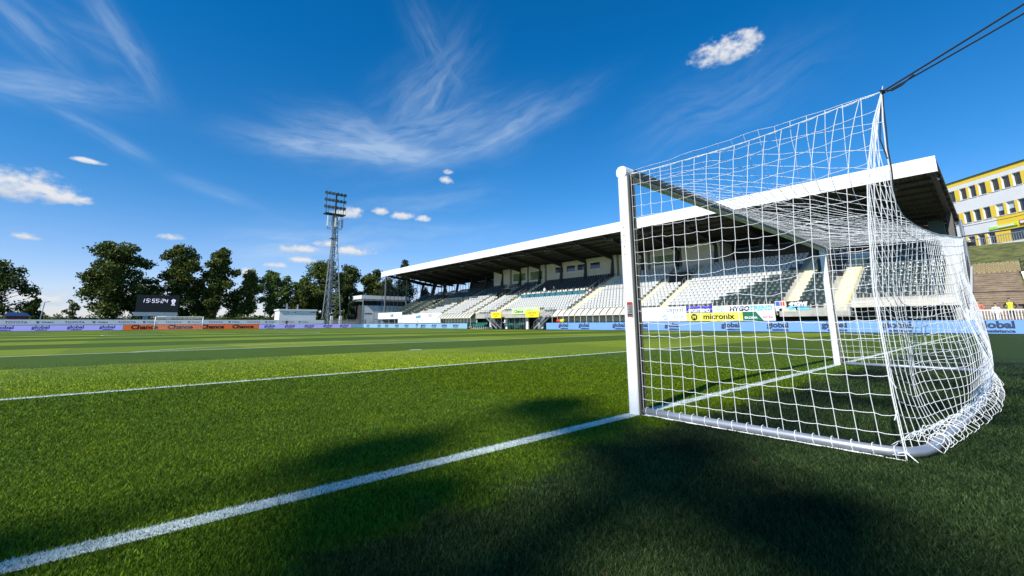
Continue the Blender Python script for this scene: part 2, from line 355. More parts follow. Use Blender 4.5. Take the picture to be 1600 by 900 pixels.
# cap at the corner, bolts, seam, sticker of the near post
m = MB()
for z in (1.84, 1.76, 1.64, 1.56): m = MB(); m.tube([(-.0590, .005, z), (-.0635, .005, z)], .006, 8); m.build('bolt', mat('bolt', (.2, .2, .2), .4), p0)
m = MB(); m.box(-.0608, -.0602, -.03, .05, 1.698, 1.7015); m.build('seam', mat('seam', (.4, .4, .4), .6), p0)
m = MB(); m.box(-.0612, -.0602, -.05, .012, .925, 1.075); m.cur = 1; m.box(-.0616, -.0613, -.048, .010, 1.045, 1.072); m.box(-.0616, -.0613, -.048, .010, .928, .936)
m.cur = 2; m.box(-.0616, -.0613, -.046, .008, .94, .955)
for k in range(7): m.box(-.0616, -.0613, -.046, .004-.01*(k % 3), .965+k*.011, .970+k*.011)
m.build('sticker', [mat('sticker_grey', (.30, .29, .27), .5), mat('sticker_red', (.45, .03, .01), .5), BLACK], p0)
# ground frame
def ybar(x):
    t = max(0, min(1, x/7.32)); return -2.02-.17*math.sin(math.pi*t)
fr = [(0, -.05, .035), (0, -.5, .035), (0, -1.0, .035), (0, -1.5, .035), (0, -1.75, .035), (.02, -1.87, .035), (.07, -1.96, .035), (.16, -2.015, .035), (.3, -2.05, .035)]
fr += [(x, ybar(x), .035) for x in (.6, 1, 1.6, 2.4, 3.2, 4.0, 4.8, 5.6, 6.3, 6.8)] + [(7.02, -2.05, .035), (7.16, -2.015, .035), (7.25, -1.96, .035), (7.30, -1.87, .035), (7.32, -1.75, .035), (7.32, -1, .035), (7.32, -.05, .035)]
m = MB(); m.tube(fr, .034, 12); m.build('ground_frame', mat('silver_tube', (.42, .44, .47), .38, .05, 6, metal=.6), goal, smooth=True)

# net ------------------------------------------------------------
def interp(tab, x):
    if x <= tab[0][0]: return tab[0][1:]
    for a, b in zip(tab, tab[1:]):
        if x <= b[0]:
            t = (x-a[0])/(b[0]-a[0]); return tuple(p+(q-p)*t for p, q in zip(a[1:], b[1:]))
    return tab[-1][1:]
SIDE = [(0, -1.96), (.05, -1.955), (.4, -1.935), (1.07, -1.92), (1.5, -1.945), (1.88, -1.98), (2.26, -2.06), (2.46, -2.13)]     # z -> y of the corner cord
REAR = [(0, 2.46, -2.13, 0), (.12, 2.24, -2.11, .0), (.24, 2.04, -2.10, .02), (.36, 1.90, -2.10, .04), (.48, 1.79, -2.09, .08), (.60, 1.69, -2.09, .14), (.78, 1.615, -2.10, .30), (1.0, 1.60, -2.12, .60), (1.4, 1.63, -2.13, 1.15), (2, 1.70, -2.13, 1.9), (2.8, 1.80, -2.12, 2.8), (3.8, 1.93, -2.11, 3.8), (5, 2.07, -2.11, 5), (6.2, 2.22, -2.10, 6.2), (7.32, 2.37, -2.10, 7.32)]   # column along the goal -> z, y, x of the rear top edge
def nz(a, b, c, s=1.): return noise.noise(Vector((a*1.3+5, b*1.3, c)))*s
class Net(MB):
    def string(s, pts, r=.0021):
        s.tube(pts, r, 4, False)
    def grid(s, fn, nu, nv, r=.0024, sagc=.006, knots=False, skip_u=(), skip_v=()):
        """fn(u,v) with u,v in [0,1]; strings along both directions, hanging a little in every mesh"""
        P = [[Vector(fn(i/nu, j/nv, i, j)) for j in range(nv+1)] for i in range(nu+1)]
        for i in range(nu+1):
            if i in skip_u: continue
            s.string(P[i], r)
        for j in range(nv+1):
            if j in skip_v: continue
            pts = []
            for i in range(nu):
                a, b = P[i][j], P[i+1][j]; sg = sagc*(.5+abs(nz(i*.7, j*.9, 3.3, 2)))
                pts += [a, a.lerp(b, .33)+Vector((0, 0, -sg)), a.lerp(b, .7)+Vector((0, 0, -sg*.8))]
            pts.append(P[nu][j]); s.string(pts, r)
        if knots:
            for row in P:
                for p in row:
                    k = .0045; i = len(s.v); s.v += [tuple(p+Vector(d)*k) for d in ((1, 0, 0), (0, 1, 0), (-1, 0, 0), (0, -1, 0), (0, 0, 1), (0, 0, -1))]
                    for f in ((0, 1, 4), (1, 2, 4), (2, 3, 4), (3, 0, 4), (1, 0, 5), (2, 1, 5), (3, 2, 5), (0, 3, 5)): s.f.append(tuple(i+q for q in f)); s.mi.append(0)
        return P
net = Net()
def side_near(u, v, i, j):
    zt = 2.415+(2.46-2.415)*u - .05*math.sin(math.pi*u); z = zt*(1-v)+.03*v
    ye = interp(SIDE, z)[0]; y = -.075+(ye+.075)*(u**1.04)
    amp = math.sin(math.pi*u)**.5*math.sin(math.pi*min(1, v+.04))
    x = .0+amp*(.035*math.sin(u*3.0+v*2)+nz(u*3, v*3, 1, .05)+nz(u*14, v*14, 2, .012)); z += amp*(nz(u*4, v*4, 5, .05)+nz(u*17, v*17, 6, .022)); y += amp*nz(u*13, v*13, 9, .022)
    return x, y, z
net.grid(side_near, 17, 20, .0022, .006, knots=True)
def side_far(u, v, i, j):
    zt = 2.415-.045*u-.03*math.sin(math.pi*u); z = zt*(1-v)+.03*v; ye = interp(SIDE, z*1.03)[0]; y = -.075+(ye+.075)*u
    amp = math.sin(math.pi*u)**.5*math.sin(math.pi*v)
    return 7.32+amp*(.03+nz(u*5, v*5, 21, .06)), y+amp*nz(u*9, v*9, 23, .03), z+amp*nz(u*8, v*8, 22, .05)
net.grid(side_far, 17, 20, .0026, .006)
def xmap(u):            # meshes crowd together under the near hook
    return 7.32*u
def top(u, v, i, j):
    x = xmap(u); zr, yr, xa = interp(REAR, x); x0 = x
    zc = 2.44
    k = v**(1.0+1.1*math.exp(-x*1.5)) if x > 0 else v
    z = zc+(zr-zc)*k; sag = .07*math.sin(math.pi*v)*math.sin(math.pi*min(1, x/7.32))
    y = -.07+(yr+.07)*v; x = x0+(xa-x0)*v
    a = math.sin(math.pi*v); return x+a*nz(u*20, v*5, 31, .02), y+a*nz(u*22, v*6, 32, .03), z-sag+a*nz(u*18, v*6, 33, .035)
net.grid(top, 61, 18, .0021, .004)
def rear(u, v, i, j):
    x = 7.32*u; zr, yr, xa = interp(REAR, x); z = zr+(.05-zr)*(v**.92)
    if u == 0: z = 2.46*(1-v)+.04; return 0, interp(SIDE, z)[0]-.01, z
    e = min(1, x/.55); e2 = min(1, (7.32-x)/.7); yb = ybar(x)
    out = .01+.10*min(1, x/3.5)*e2                                   # bulge to the outside growing along the goal
    y = yr+(yb-yr)*v - out*math.sin(math.pi*v**2.4)
    ys = interp(SIDE, z)[0]; y = ys+(y-ys)*e**.7 if x < .55 else y
    y += .16*math.exp(-((x-.9)/.7)**2)*math.sin(math.pi*v**1.5)          # drawn inwards near the corner
    swag = .10*math.sin(math.pi*u)*(1-v)*v*2
    am = e*e2*math.sin(math.pi*v)
    return xa+(x-xa)*v+am*nz(u*9, v*3, 41, .04), y+am*(nz(u*8, v*2, 42, .07)+nz(u*45, v*14, 44, .008)), z-swag+am*nz(u*8, v*5, 43, .03)
net.grid(rear, 61, 20, .0024, .005)
def heap(u, v, i, j):   # slack net gathered over the rear bar
    x = .25+6.9*u; yb = ybar(x); out = .05+.09*min(1, x/2.6)*min(1, (7.32-x)/.8); inn = .16*math.exp(-(x/1.6)**2)+.03
    a = math.pi*v; y = yb+inn-(inn+out)*v+nz(u*26, v*4, 51, .03); z = .03+.10*math.sin(a)*(.5+.5*min(1, x/3))+abs(nz(u*22, v*4, 52, .06))*math.sin(a)
    return x+nz(u*24, v*5, 53, .035), y, max(.012, z)
net.grid(heap, 58, 7, .0022, .012)
for _ in range(26):     # loops round the bar
    x = random.uniform(.25, 7.0); yb = ybar(x); pts = []
    rr = .05; wv = random.uniform(-.06, .06); ph = random.uniform(0, .5)
    for k in range(15):
        t = 2*math.pi*k/14; pts.append((x+wv*math.sin(t), yb+rr*1.1*math.cos(t+ph), .036+rr*.95*math.sin(t+ph)))
    net.string([(p[0], p[1], max(.006, p[2])) for p in pts])
for k in range(17):     # ties round the side bar
    y = -.12-.112*k; pts = [(.042*math.cos(t)+.004, y+.006*math.sin(t), .036+.042*math.sin(t)) for t in [2*math.pi*q/10 for q in range(11)]]
    net.string(pts, .0025)
    if k % 2 == 0:
        net.string([(-.043, y-.05, .008), (-.05, y, .010), (-.043, y+.05, .008)], .003)
cords = []
cords.append([(x, y, z) for z, y in reversed([(0.0, -1.96)]+SIDE[1:]) for x in (.0,)])
cords.append([side_near(u/17, 0, 0, 0) for u in range(18)])
cords.append([(xa+.002, yr, zr+.002) for x, zr, yr, xa in REAR])
cords.append([(7.32, interp(SIDE, z*1.03)[0], z) for z in (2.37, 2.0, 1.5, 1, .5, .03)])
cords.append([side_far(u/8, 0, 0, 0) for u in range(9)])
for c in cords: net.string(c, .0042)
net.string([(7.32-.01, -.08, .012), (7.36, -.8, .02), (7.38, -1.9, .03)], .012)
net.string([(-.03, -.1, .012), (-.035, -.8, .008), (-.03, -1.85, .008)], .004)
net.build('net', NETM, goal, recalc=False)
# short tie tails
for p, q in (((0, -1.935, .5), (.01, -1.96, .44)), ((0, -1.95, .30), (-.01, -1.93, .24)), ((0, -1.96, .05), (-.05, -2.02, .01)), ((0, -1.96, .05), (.03, -1.85, .01))): m = MB(); m.tube([p, q], [.005, .003], 5); m.build('tie', NETM, goal)
# black rope that holds the net up
ROPE = mat('rope_black', (.012, .012, .014), .7)
m = MB(); hook = Vector((0, -2.135, 2.46))
def sagline(a, b, s, n=14): a, b = Vector(a), Vector(b); return [a.lerp(b, k/n)+Vector((0, 0, -s*4*(k/n)*(1-k/n))) for k in range(n+1)]
m.tube(sagline(hook, (.0, -5.6, 3.92), .03), .006, 6); m.tube(sagline(hook+Vector((0, -.02, -.01)), (.06, -5.6, 3.80), .05), .0055, 6)
m.tube([hook+Vector((0, .0, .01)), hook+Vector((.0, -.05, -.012)), hook+Vector((0, -.10, .004)), hook+Vector((0, -.17, .052))], .006, 6)
m.tube([hook, (.005, -2.125, 2.35), (.012, -2.12, 2.2), (.02, -2.11, 2.05), (.04, -2.11, 1.9), (.08, -2.10, 1.78)], .0045, 6)
m.tube([hook, (.02, -2.10, 2.3), (.0, -2.08, 2.12), (.03, -2.10, 1.98)], .004, 6)
m.tube([hook+Vector((-.018, 0, 0)), hook+Vector((0, .01, .012)), hook+Vector((.018, 0, 0)), hook+Vector((0, -.01, -.012)), hook+Vector((-.018, 0, 0))], .007, 6)
tag(m.build('net_rope', ROPE, loc=hook), 'black rope pulling the near top corner of the goal net up to the right', 'rope')
m = MB(); m.tube(sagline((7.32, -2.10, 2.37), (8.3, -8.5, 3.1), .06), .012, 6)
tag(m.build('net_rope', ROPE, loc=(7.32, -2.1, 2.37)), 'black line running right from the far top corner of the goal net', 'rope')

# ---------------------------------------------------------------- far goal
fg = thing('football_goal', 'small distant white football goal in front of the orange boards', 'goal', (0, L, 0))
for x in (0, 7.32):
    m = MB(); m.tube([(x, L, 0), (x, L, 2.5)], .075, 8); m.build('post', WHITE, fg, smooth=True)
m = MB(); m.tube([(-.075, L, 2.44), (7.395, L, 2.44)], .07, 8); m.build('crossbar', WHITE, fg)
for x in (0, 7.32):
    m = MB(); m.tube([(x, L, .05), (x, L+2, .05)], .04, 6); m.tube([(x, L+2, .05), (x, L+1.9, 2.3)], .03, 6); m.build('stanchion', ALU, fg)
n2 = Net()
n2.grid(lambda u, v, i, j: (7.32*u, L+2, 2.2*(1-v)+.05), 30, 10, .006, .01)
n2.grid(lambda u, v, i, j: (7.32*u, L+2*v, 2.44-.24*v-.1*math.sin(math.pi*v)), 30, 8, .006, .01)
n2.build('net', NETM, fg, recalc=False)

# ---------------------------------------------------------------- LED boards
LEDM = mat('led_frame', (.03, .03, .035), .5)
def ledmat(name, c, e): return mat(name, c, .35, .04, .4, emit=(*c, e))
BLUE = ledmat('led_blue', (.17, .33, .62), .10); VIOLET = ledmat('led_violet', (.36, .36, .80), .35); ORANGE = ledmat('led_orange', (.75, .13, .02), .25); PALE = ledmat('led_pale', (.24, .42, .62), .10)
NAVY = mat('led_navy', (.03, .05, .11), .4); LTXT = mat('led_text_purple', (.07, .06, .22), .4); BTXT = mat('led_text_black', (.02, .012, .01), .4)
def led_x(label, x, y0, y1, m_, texts, group=None):     # board along y, facing -x
    t = thing('advertising_board', label, 'advertising board', (x, (y0+y1)/2, 0), 'perimeter screens round the pitch')
    m = MB(); m.box(x+.04, x+.22, y0, y1, .02, .98); m.build('cabinet', LEDM, t)
    m = MB(); m.box(x, x+.038, y0+.01, y1-.01, .04, .96); m.build('screen', m_, t)
    for y, s in texts:
        R_ = (0, -1, 0); Nn = (-1, 0, 0)
        letter(t, NAVY, [('global', .66*s, (x-.006, y, .42), R_, Nn, dict(bold=.030, sx=1.15)), ('assistance', .29*s, (x-.006, y-.18, .12), R_, Nn, dict(bold=.016, sx=1.15))])
    return t
led_x('light blue perimeter screen with dark lettering on the touchline, right of the tunnel', 41.2, -6.5, 41.6, BLUE,
      [(y, 1) for y in (38.3, 34.7, 29.3, 26.1, 22.3, 16.1, 11.9, 7.6, 3.6, -1.6, -5.2)])
t = thing('advertising_board', 'pale blue perimeter screen on the touchline left of the tunnel stairs', 'advertising board', (41.2, 84, 0), 'perimeter screens round the pitch')
m = MB(); m.box(41.24, 41.42, 61, 106, .02, .98); m.box(38.01, 41.24, 106.04, 106.22, .02, .98); m.build('cabinet', LEDM, t)
m = MB(); m.box(41.2, 41.238, 61.01, 105.99, .04, .96); m.box(38.01, 41.2, 106, 106.038, .04, .96); m.build('screen', PALE, t)
for y in (103.3, 97, 92.9, 87.8, 83.3, 76.2, 72.1, 68.4, 64.6):
    letter(t, NAVY, [('global', .62, (41.194, y, .42), (0, -1, 0), (-1, 0, 0), dict(bold=.026, sx=1.2)), ('assistance', .28, (41.194, y-.15, .14), (0, -1, 0), (-1, 0, 0), dict(bold=.008, sx=1.15))])
def led_y(label, y, x0, x1, m_, items, tm):
    t = thing('advertising_board', label, 'advertising board', ((x0+x1)/2, y, 0), 'perimeter screens round the pitch')
    m = MB(); m.box(x0, x1, y+.04, y+.22, .02, .98); m.build('cabinet', LEDM, t)
    m = MB(); m.box(x0+.01, x1-.01, y, y+.038, .04, .96); m.build('screen', m_, t)
    for its in items: letter(t, tm, its)
def gl(x, y): return [('global', .72, (x, y-.006, .40), (1, 0, 0), (0, -1, 0), dict(bold=.022, sx=1.25)), ('assistance', .30, (x+.1, y-.006, .12), (1, 0, 0), (0, -1, 0), dict(bold=.014, sx=1.15))]
led_y('violet perimeter screen behind the far goal line, left of the orange one', 106, -40, -4.4, VIOLET, [gl(x, 106) for x in (-30, -26.2, -22.6, -18.9, -14.8, -10.6, -6.5)], LTXT)
led_y('orange perimeter screen with black lettering right behind the far goal', 106, -4.38, 17.8, ORANGE,
      [[('Chance', 1.0, (x, 105.994, .2), (1, 0, 0), (0, -1, 0), dict(bold=.045, sx=1.3))] for x in (-1.3, 4.1, 9.4, 14.8)], BTXT)
led_y('violet perimeter screen right of the orange one by the floodlight tower', 106, 17.82, 37.99, VIOLET, [gl(x, 106) for x in (19.9, 24, 28.2, 32.4, 36.3)], LTXT)
# static hoarding behind
t = thing('hoarding', 'long pale sponsor hoarding on the railing behind the far perimeter screens', 'hoarding', (-3, 109.5, 0))
m = MB(); m.box(-45, 32.6, 109.5, 109.56, 1.05, 1.95); m.build('panel', mat('hoarding_white', (.82, .84, .84), .5, .04), t)
for x in np.arange(-29, 32.5, 3.0): m = MB(); m.box(x, x+.08, 109.57, 109.65, 0, 1.98); m.build('post', ALU, t)
HT = mat('hoard_text', (.12, .10, .16), .5); HG = mat('hoard_text_green', (.02, .16, .12), .5)
for k, x in enumerate(np.arange(-43, 31.5, 3.55)):
    if k % 2: letter(t, HT if x < 6 else mat('hoard_text_red', (.45, .12, .12), .5), [('TOYOTA', .5, (x, 109.493, 1.32), (1, 0, 0), (0, -1, 0), dict(bold=.004, sx=1.25))])
    else:
        m = MB(); m.poly([(x-1.3, 1.66), (x-.8, 1.66), (x-.95, 1.4), (x-1.05, 1.28), (x-1.15, 1.4)], lambda a, b, t_: (a, 109.49-t_, b), .004); m.build('emblem', HG, t)
        letter(t, HG, [('STRABAG', .34, (x+.15, 109.493, 1.38), (1, 0, 0), (0, -1, 0), dict(bold=.006, sx=1.0))])

# ---------------------------------------------------------------- scoreboard
t = thing('scoreboard', 'black scoreboard showing the time in white digits, on a grey beam and two legs', 'scoreboard', (.5, 112, 0))
m = MB(); m.box(-3.0, 3.8, 112, 112.5, 3.5, 6.95); m.build('screen', mat('score_black', (.004, .004, .006), .3), t)
BEAM = mat('score_beam', (.33, .40, .44), .6)
m = MB(); m.box(-3.2, 3.75, 111.9, 112.6, 2.72, 3.48); m.build('beam', BEAM, t)
for x in (-1.7, 1.95): m = MB(); m.box(x, x+.85, 112.05, 112.5, 0, 2.72); m.build('leg', BEAM, t)
LEDW = mat('led_digits', (.8, .8, .9), .5, emit=(.75, .78, 1, .8))
# seven segment digits
SEG = {'1': 'bc', '5': 'afgcd', '2': 'abged', '4': 'fgbc'}
m = MB()
def seg(x, z, ch, w=.38, h=.72, k=.07):
    sh = lambda zz: .1*(zz-z)/h
    S_ = dict(a=((x, z+h), (x+w, z+h)), g=((x, z+h/2), (x+w, z+h/2)), d=((x, z), (x+w, z)), f=((x, z+h/2), (x, z+h)), b=((x+w, z+h/2), (x+w, z+h)), e=((x, z), (x, z+h/2)), c=((x+w, z), (x+w, z+h/2)))
    for q in SEG[ch]: (a, b), (c, d) = S_[q]; m.beam((a+sh(b), 111.99, b), (c+sh(d), 111.99, d), k)
for ch, x in (('1', -2.25), ('5', -1.5), ('5', -.62), ('5', -.02), ('2', .82), ('4', 1.42)): seg(x, 5.42, ch)
for x in (-.92, .56):
    for z in (5.62, 5.98): m.box(x, x+.09, 111.97, 111.995, z, z+.1)
m.build('clock_digits', LEDW, t)
m = MB(); cx, cz = 2.85, 5.82
for a in range(0, 360, 72): q = R(a+90); m.beam((cx+.12*math.cos(q), 111.98, cz+.12*math.sin(q)), (cx+.38*math.cos(q), 111.98, cz+.38*math.sin(q)), .16)
for a in range(36, 396, 72): q = R(a+90); m.beam((cx+.2*math.cos(q), 111.98, cz+.2*math.sin(q)), (cx+.36*math.cos(q), 111.98, cz+.36*math.sin(q)), .07)
m.poly([(cx-.25, 5.2), (cx+.25, 5.2), (cx+.1, 5.42), (cx-.1, 5.42)], lambda a, b, t_: (a, 111.98-t_, b), .01); m.build('emblem', LEDW, t)
letter(t, LEDW, [('FAČR', .26, (cx, 111.98, 4.92), (1, 0, 0), (0, -1, 0), dict(bold=.01))])

# ---------------------------------------------------------------- floodlight tower
t = thing('floodlight_tower', 'tall lattice floodlight tower with three rows of lamps and white antennas', 'floodlight', (35.6, 115, 0), 'floodlight towers'); tower = t
TW = mat('tower_steel', (.20, .23, .25), .5, .12); 
def lattice(mb, c0, w0, z0, c1, w1, z1, n, r=.07, rb=.04):
    def leg(k, f):
        a = R(90+120*k); c = Vector(c0).lerp(Vector(c1), f); w = w0+(w1-w0)*f; return Vector((c.x+w*math.cos(a), c.y+w*math.sin(a), z0+(z1-z0)*f))
    for k in range(3): mb.tube([leg(k, 0), leg(k, 1)], r, 6)
    for i in range(n):
        for k in range(3):
            mb.beam(leg(k, i/n), leg((k+1) % 3, (i+1)/n), rb); mb.beam(leg((k+1) % 3, i/n), leg(k, (i+1)/n), rb); mb.beam(leg(k, i/n), leg((k+1) % 3, i/n), rb)
m = MB(); lattice(m, (35.9, 115.5, 0), 2.9, 0, (35.6, 115.4, 0), .95, 22, 11, .12, .06); lattice(m, (35.6, 115.4, 0), .95, 22, (35.4, 115.4, 0), .8, 30.3, 7, .09, .055)
m.build('mast', TW, t)
m = MB(); m.beam((35.3, 114.9, 0), (35.2, 114.9, 30), .55, .3); m.tube([(35.9, 115, 0), (35.7, 115, 30)], .12, 6)
for k in range(30): m.box(34.97, 35.55, 114.70, 114.74, 1+k, 1.08+k)
m.build('ladder_duct', TW, t)
m = MB(); m.box(32.6, 37.9, 114.3, 116.6, 30.2, 30.42)
for x in np.linspace(32.65, 37.85, 9): m.box(x-.03, x+.03, 114.3, 114.36, 30.42, 31.5)
m.box(32.6, 37.9, 114.3, 114.36, 31.45, 31.52); m.build('platform', STEEL, t)
m = MB()
for x in (32.9, 35.4, 37.5): m.tube([(x, 115.2, 30.4), (x, 115.2, 36.3)], .08 if x != 35.4 else .2, 6)
for z in (32.0, 33.9, 35.8): m.beam((32.6, 115.2, z), (37.8, 115.2, z), .12)
m.build('lamp_rack', STEEL, t)
LG = mat('lamp_glass', (.10, .12, .14), .15)
for z in (32.0, 33.9, 35.8):
    for k in range(6):
        x = 32.75+k*.97; hd = Vector((-.55 if k < 3 else -.2, -1, -.45)).normalized(); c = Vector((x, 115.0, z+.25))
        m = MB(); m.tube([c+hd*-.35, c+hd*-.1, c+hd*.30], [.18, .38, .48], 8); lo = m.build('floodlight', STEEL, t)
        m = MB(); m.tube([c+hd*.301, c+hd*.32], .44, 8); m.build('lens', LG, lo)
for k, (x, y) in enumerate(((33.1, 114.2), (34.0, 114.0), (35.0, 113.9), (36.0, 114.1), (36.8, 114.4), (37.2, 115), (33.6, 116))):
    m = MB(); m.box(x, x+.42, y, y+.2, 26.6+(k % 2)*.3, 29.5-(k % 3)*.2); ao = m.build('antenna', WHITE if k in (0, 2, 3) else ALU, t); bevel(ao, .06)
m = MB(); m.tube([(35.4+2.0*math.cos(a), 115.3+1.3*math.sin(a), 26.4) for a in [R(20*q) for q in range(19)]], .06, 6); m.tube([(35.4+2.0*math.cos(a), 115.3+1.3*math.sin(a), 28.6) for a in [R(20*q) for q in range(19)]], .05, 6)
m.box(34.5, 36.3, 114.5, 116.2, 23.6, 23.8); m.build('antenna_ring', TW, t)

# ---------------------------------------------------------------- buildings at the far end
PW = mat('panel_white', (.82, .82, .81), .55, .06, .5, streak=.15)
t = thing('low_building', 'small white flat roofed hut left of the floodlight tower', 'building', (26.6, 112, 0))
m = MB(); m.box(22.7, 30.9, 110.6, 115, 0, 4.15); m.build('wall', PW, t)
m = MB(); m.box(22.5, 31.1, 110.4, 115.2, 4.15, 4.5); m.build('roof', FASCIA, t)
m = MB(); m.box(24.4, 24.7, 112, 112.3, 4.5, 5.9); m.box(26.8, 27.1, 112, 112.3, 4.5, 5.7); m.build('chimney', ALU, t)
m = MB()
for x in (24.4, 26.0): m.box(x, x+.25, 110.58, 110.6, 3.7, 3.85)
m.box(29.6, 30.7, 110.57, 110.6, 3.75, 3.9); m.build('vent', STEEL, t)
t = thing('clubhouse', 'white two storey clubhouse with a band of windows, left of the grandstand', 'building', (48, 110, 0))
Yc = 110.2
m = MB(); m.box(42.3, 55.0, Yc, 118, 0, 5.75); m.box(42.3, 55, Yc, 118, 7.15, 7.5); m.build('wall', PW, t)
m = MB()
out = [(41.7, Yc-.6), (54.5, Yc-.6), (55.6, Yc-.2), (56.2, Yc+1), (56.2, 118.4), (41.7, 118.4)]
m.poly(out, lambda a, b, q: (a, b, 7.5+q), .95); m.build('roof', FASCIA, t)
for k in range(8):
    x = 42.5+k*1.56
    f = MB(); f.box(x-.1, x, Yc-.04, Yc+.02, 5.75, 7.15); f.box(x+1.46, x+1.56, Yc-.04, Yc+.02, 5.75, 7.15); f.box(x, x+1.46, Yc-.04, Yc+.02, 7.07, 7.15); f.box(x, x+1.46, Yc-.04, Yc+.02, 5.75, 5.82); fo = f.build('window', WHITE, t)
    f = MB(); f.box(x, x+1.46, Yc+.03, Yc+.08, 5.82, 7.07); f.build('pane', mat('blue_glass', (.02, .08, .22), .1) if k == 3 else GLASSD, fo)
m = MB(); m.box(43.0, 45.0, Yc-.03, Yc, 3.55, 3.8); m.box(42.2, 42.3, Yc-.1, 118, 0, 5.8); m.build('trim', STEEL, t)
m = MB()
for x in np.arange(45.5, 55, 1.6): m.box(x, x+.06, Yc-.02, Yc, .3, 5.6)
for z in (2.2, 4.2): m.box(45.5, 55, Yc-.025, Yc-.003, z, z+.05)
m.build('panel_joint', mat('joint', (.35, .35, .35), .6), t)
m = MB(); m.tube([(42.0, Yc-.9, 0), (42.0, Yc-.9, 7.8)], .07, 6); tag(m.build('flag_pole', ALU, loc=(42, Yc-.9, 0)), 'thin grey pole at the left corner of the white clubhouse', 'pole')
# fence left of the clubhouse
t = thing('fence', 'grey palisade fence between the floodlight tower and the white clubhouse', 'fence', (38, 108, 0))
m = MB()
for x in np.arange(32.9, 42.6, .22): m.box(x, x+.06, 108.0, 108.05, .2, 2.1)
for z in (.5, 1.8): m.box(32.9, 42.6, 108.06, 108.1, z, z+.07)
m.build('pale', ALU, t)
for x in np.arange(32.9, 43, 2.4): m = MB(); m.box(x, x+.12, 108.1, 108.2, 0, 2.3); m.build('post', ALU, t)
t = thing('fence', 'low tan wall and posts beyond the palisade fence', 'wall', (37, 111, 0))
m = MB(); m.box(32.8, 42, 111, 111.3, 0, 1.7); m.build('wall', mat('tan_wall', (.36, .33, .22), .8), t)
m = MB()
for x in (34.2, 36.4): m.box(x, x+.6, 109.8, 110.2, 0, 3.0)
m.build('cabinet', WHITE, t)
# small items far left
t = thing('kiosk', 'small dark red kiosk with blue roof under the leftmost tree', 'kiosk', (-18.7, 114, 0))
m = MB(); m.box(-20, -17.6, 114, 116, 0, 2.6); m.build('wall', mat('kiosk_red', (.25, .06, .05), .6), t)
m = MB(); m.poly([(-20.4, 2.6), (-17.2, 2.6), (-17.8, 3.2), (-19.8, 3.3)], lambda a, b, q: (a, 113.6+q, b), 2.6); m.build('roof', mat('kiosk_blue', (.04, .12, .3), .5), t)
m = MB(); m.tube([(-16.2, 116, 0), (-15.9, 116, 5.2)], .09, 6); m.beam((-15.9, 116, 5.2), (-15.2, 115.9, 5.35), .16, .1); tag(m.build('street_lamp', ALU, loc=(-16.2, 116, 0)), 'slim street lamp right of the leftmost tree', 'street lamp')

# ---------------------------------------------------------------- trees
BARK = mat('bark', (.09, .07, .055), .9, .3, 2, bump=.5)
LF = [leafmat('leaf_dark', (.042, .064, .010), (.115, .140, .022)), leafmat('leaf_mid', (.055, .088, .012), (.140, .180, .028)), leafmat('leaf_light', (.060, .105, .014), (.150, .210, .034)), leafmat('leaf_conifer', (.010, .026, .010), (.030, .060, .020))]
def crown_mesh(clumps, nleaf, size, ori=None, seed=0):
    nleaf = int(nleaf*1.6); size *= .80
    """clumps: (center, radius3). many leaf-sized faces through the volume, denser on the clump shells"""
    rg = np.random.default_rng(seed); vols = np.array([c[1][0]*c[1][2] for c in clumps]); cnt = np.maximum(8, (nleaf*vols/vols.sum()).astype(int))
    C = []
    for (c, r), k in zip(clumps, cnt):
        d = rg.normal(size=(k, 3)); d /= np.linalg.norm(d, axis=1)[:, None]; rad = rg.random(k)**.38
        bumps = 1+.22*np.sin(d[:, 0]*5+c[0])*np.sin(d[:, 2]*6+c[2])+.12*rg.normal(size=k)
        C.append(np.array(c)+d*np.array(r)*(rad*bumps)[:, None])
    C = np.concatenate(C); N = len(C)
    a = rg.normal(size=(N, 3)); a /= np.linalg.norm(a, axis=1)[:, None]; b = np.cross(a, rg.normal(size=(N, 3))); b /= np.linalg.norm(b, axis=1)[:, None]
    s = size*(.55+.9*rg.random(N))[:, None]
    V = np.empty((N, 4, 3), np.float32); V[:, 0] = C-a*s; V[:, 1] = C-b*s*.6; V[:, 2] = C+a*s; V[:, 3] = C+b*s*.6
    return V
def leaf_obj(V, m_, parent, name='crown'):
    N = len(V); org = np.array(world_loc(parent), np.float32); V = V-org; me = bpy.data.meshes.new(name); me.vertices.add(N*4); me.vertices.foreach_set('co', V.ravel())
    me.loops.add(N*4); me.loops.foreach_set('vertex_index', np.arange(N*4, dtype=np.int32)); me.polygons.add(N)
    me.polygons.foreach_set('loop_start', np.arange(0, N*4, 4, dtype=np.int32)); me.polygons.foreach_set('loop_total', np.full(N, 4, np.int32))
    me.materials.append(m_); me.update(); me.validate(); o = bpy.data.objects.new(name, me); COL.objects.link(o); o.parent = parent; return o
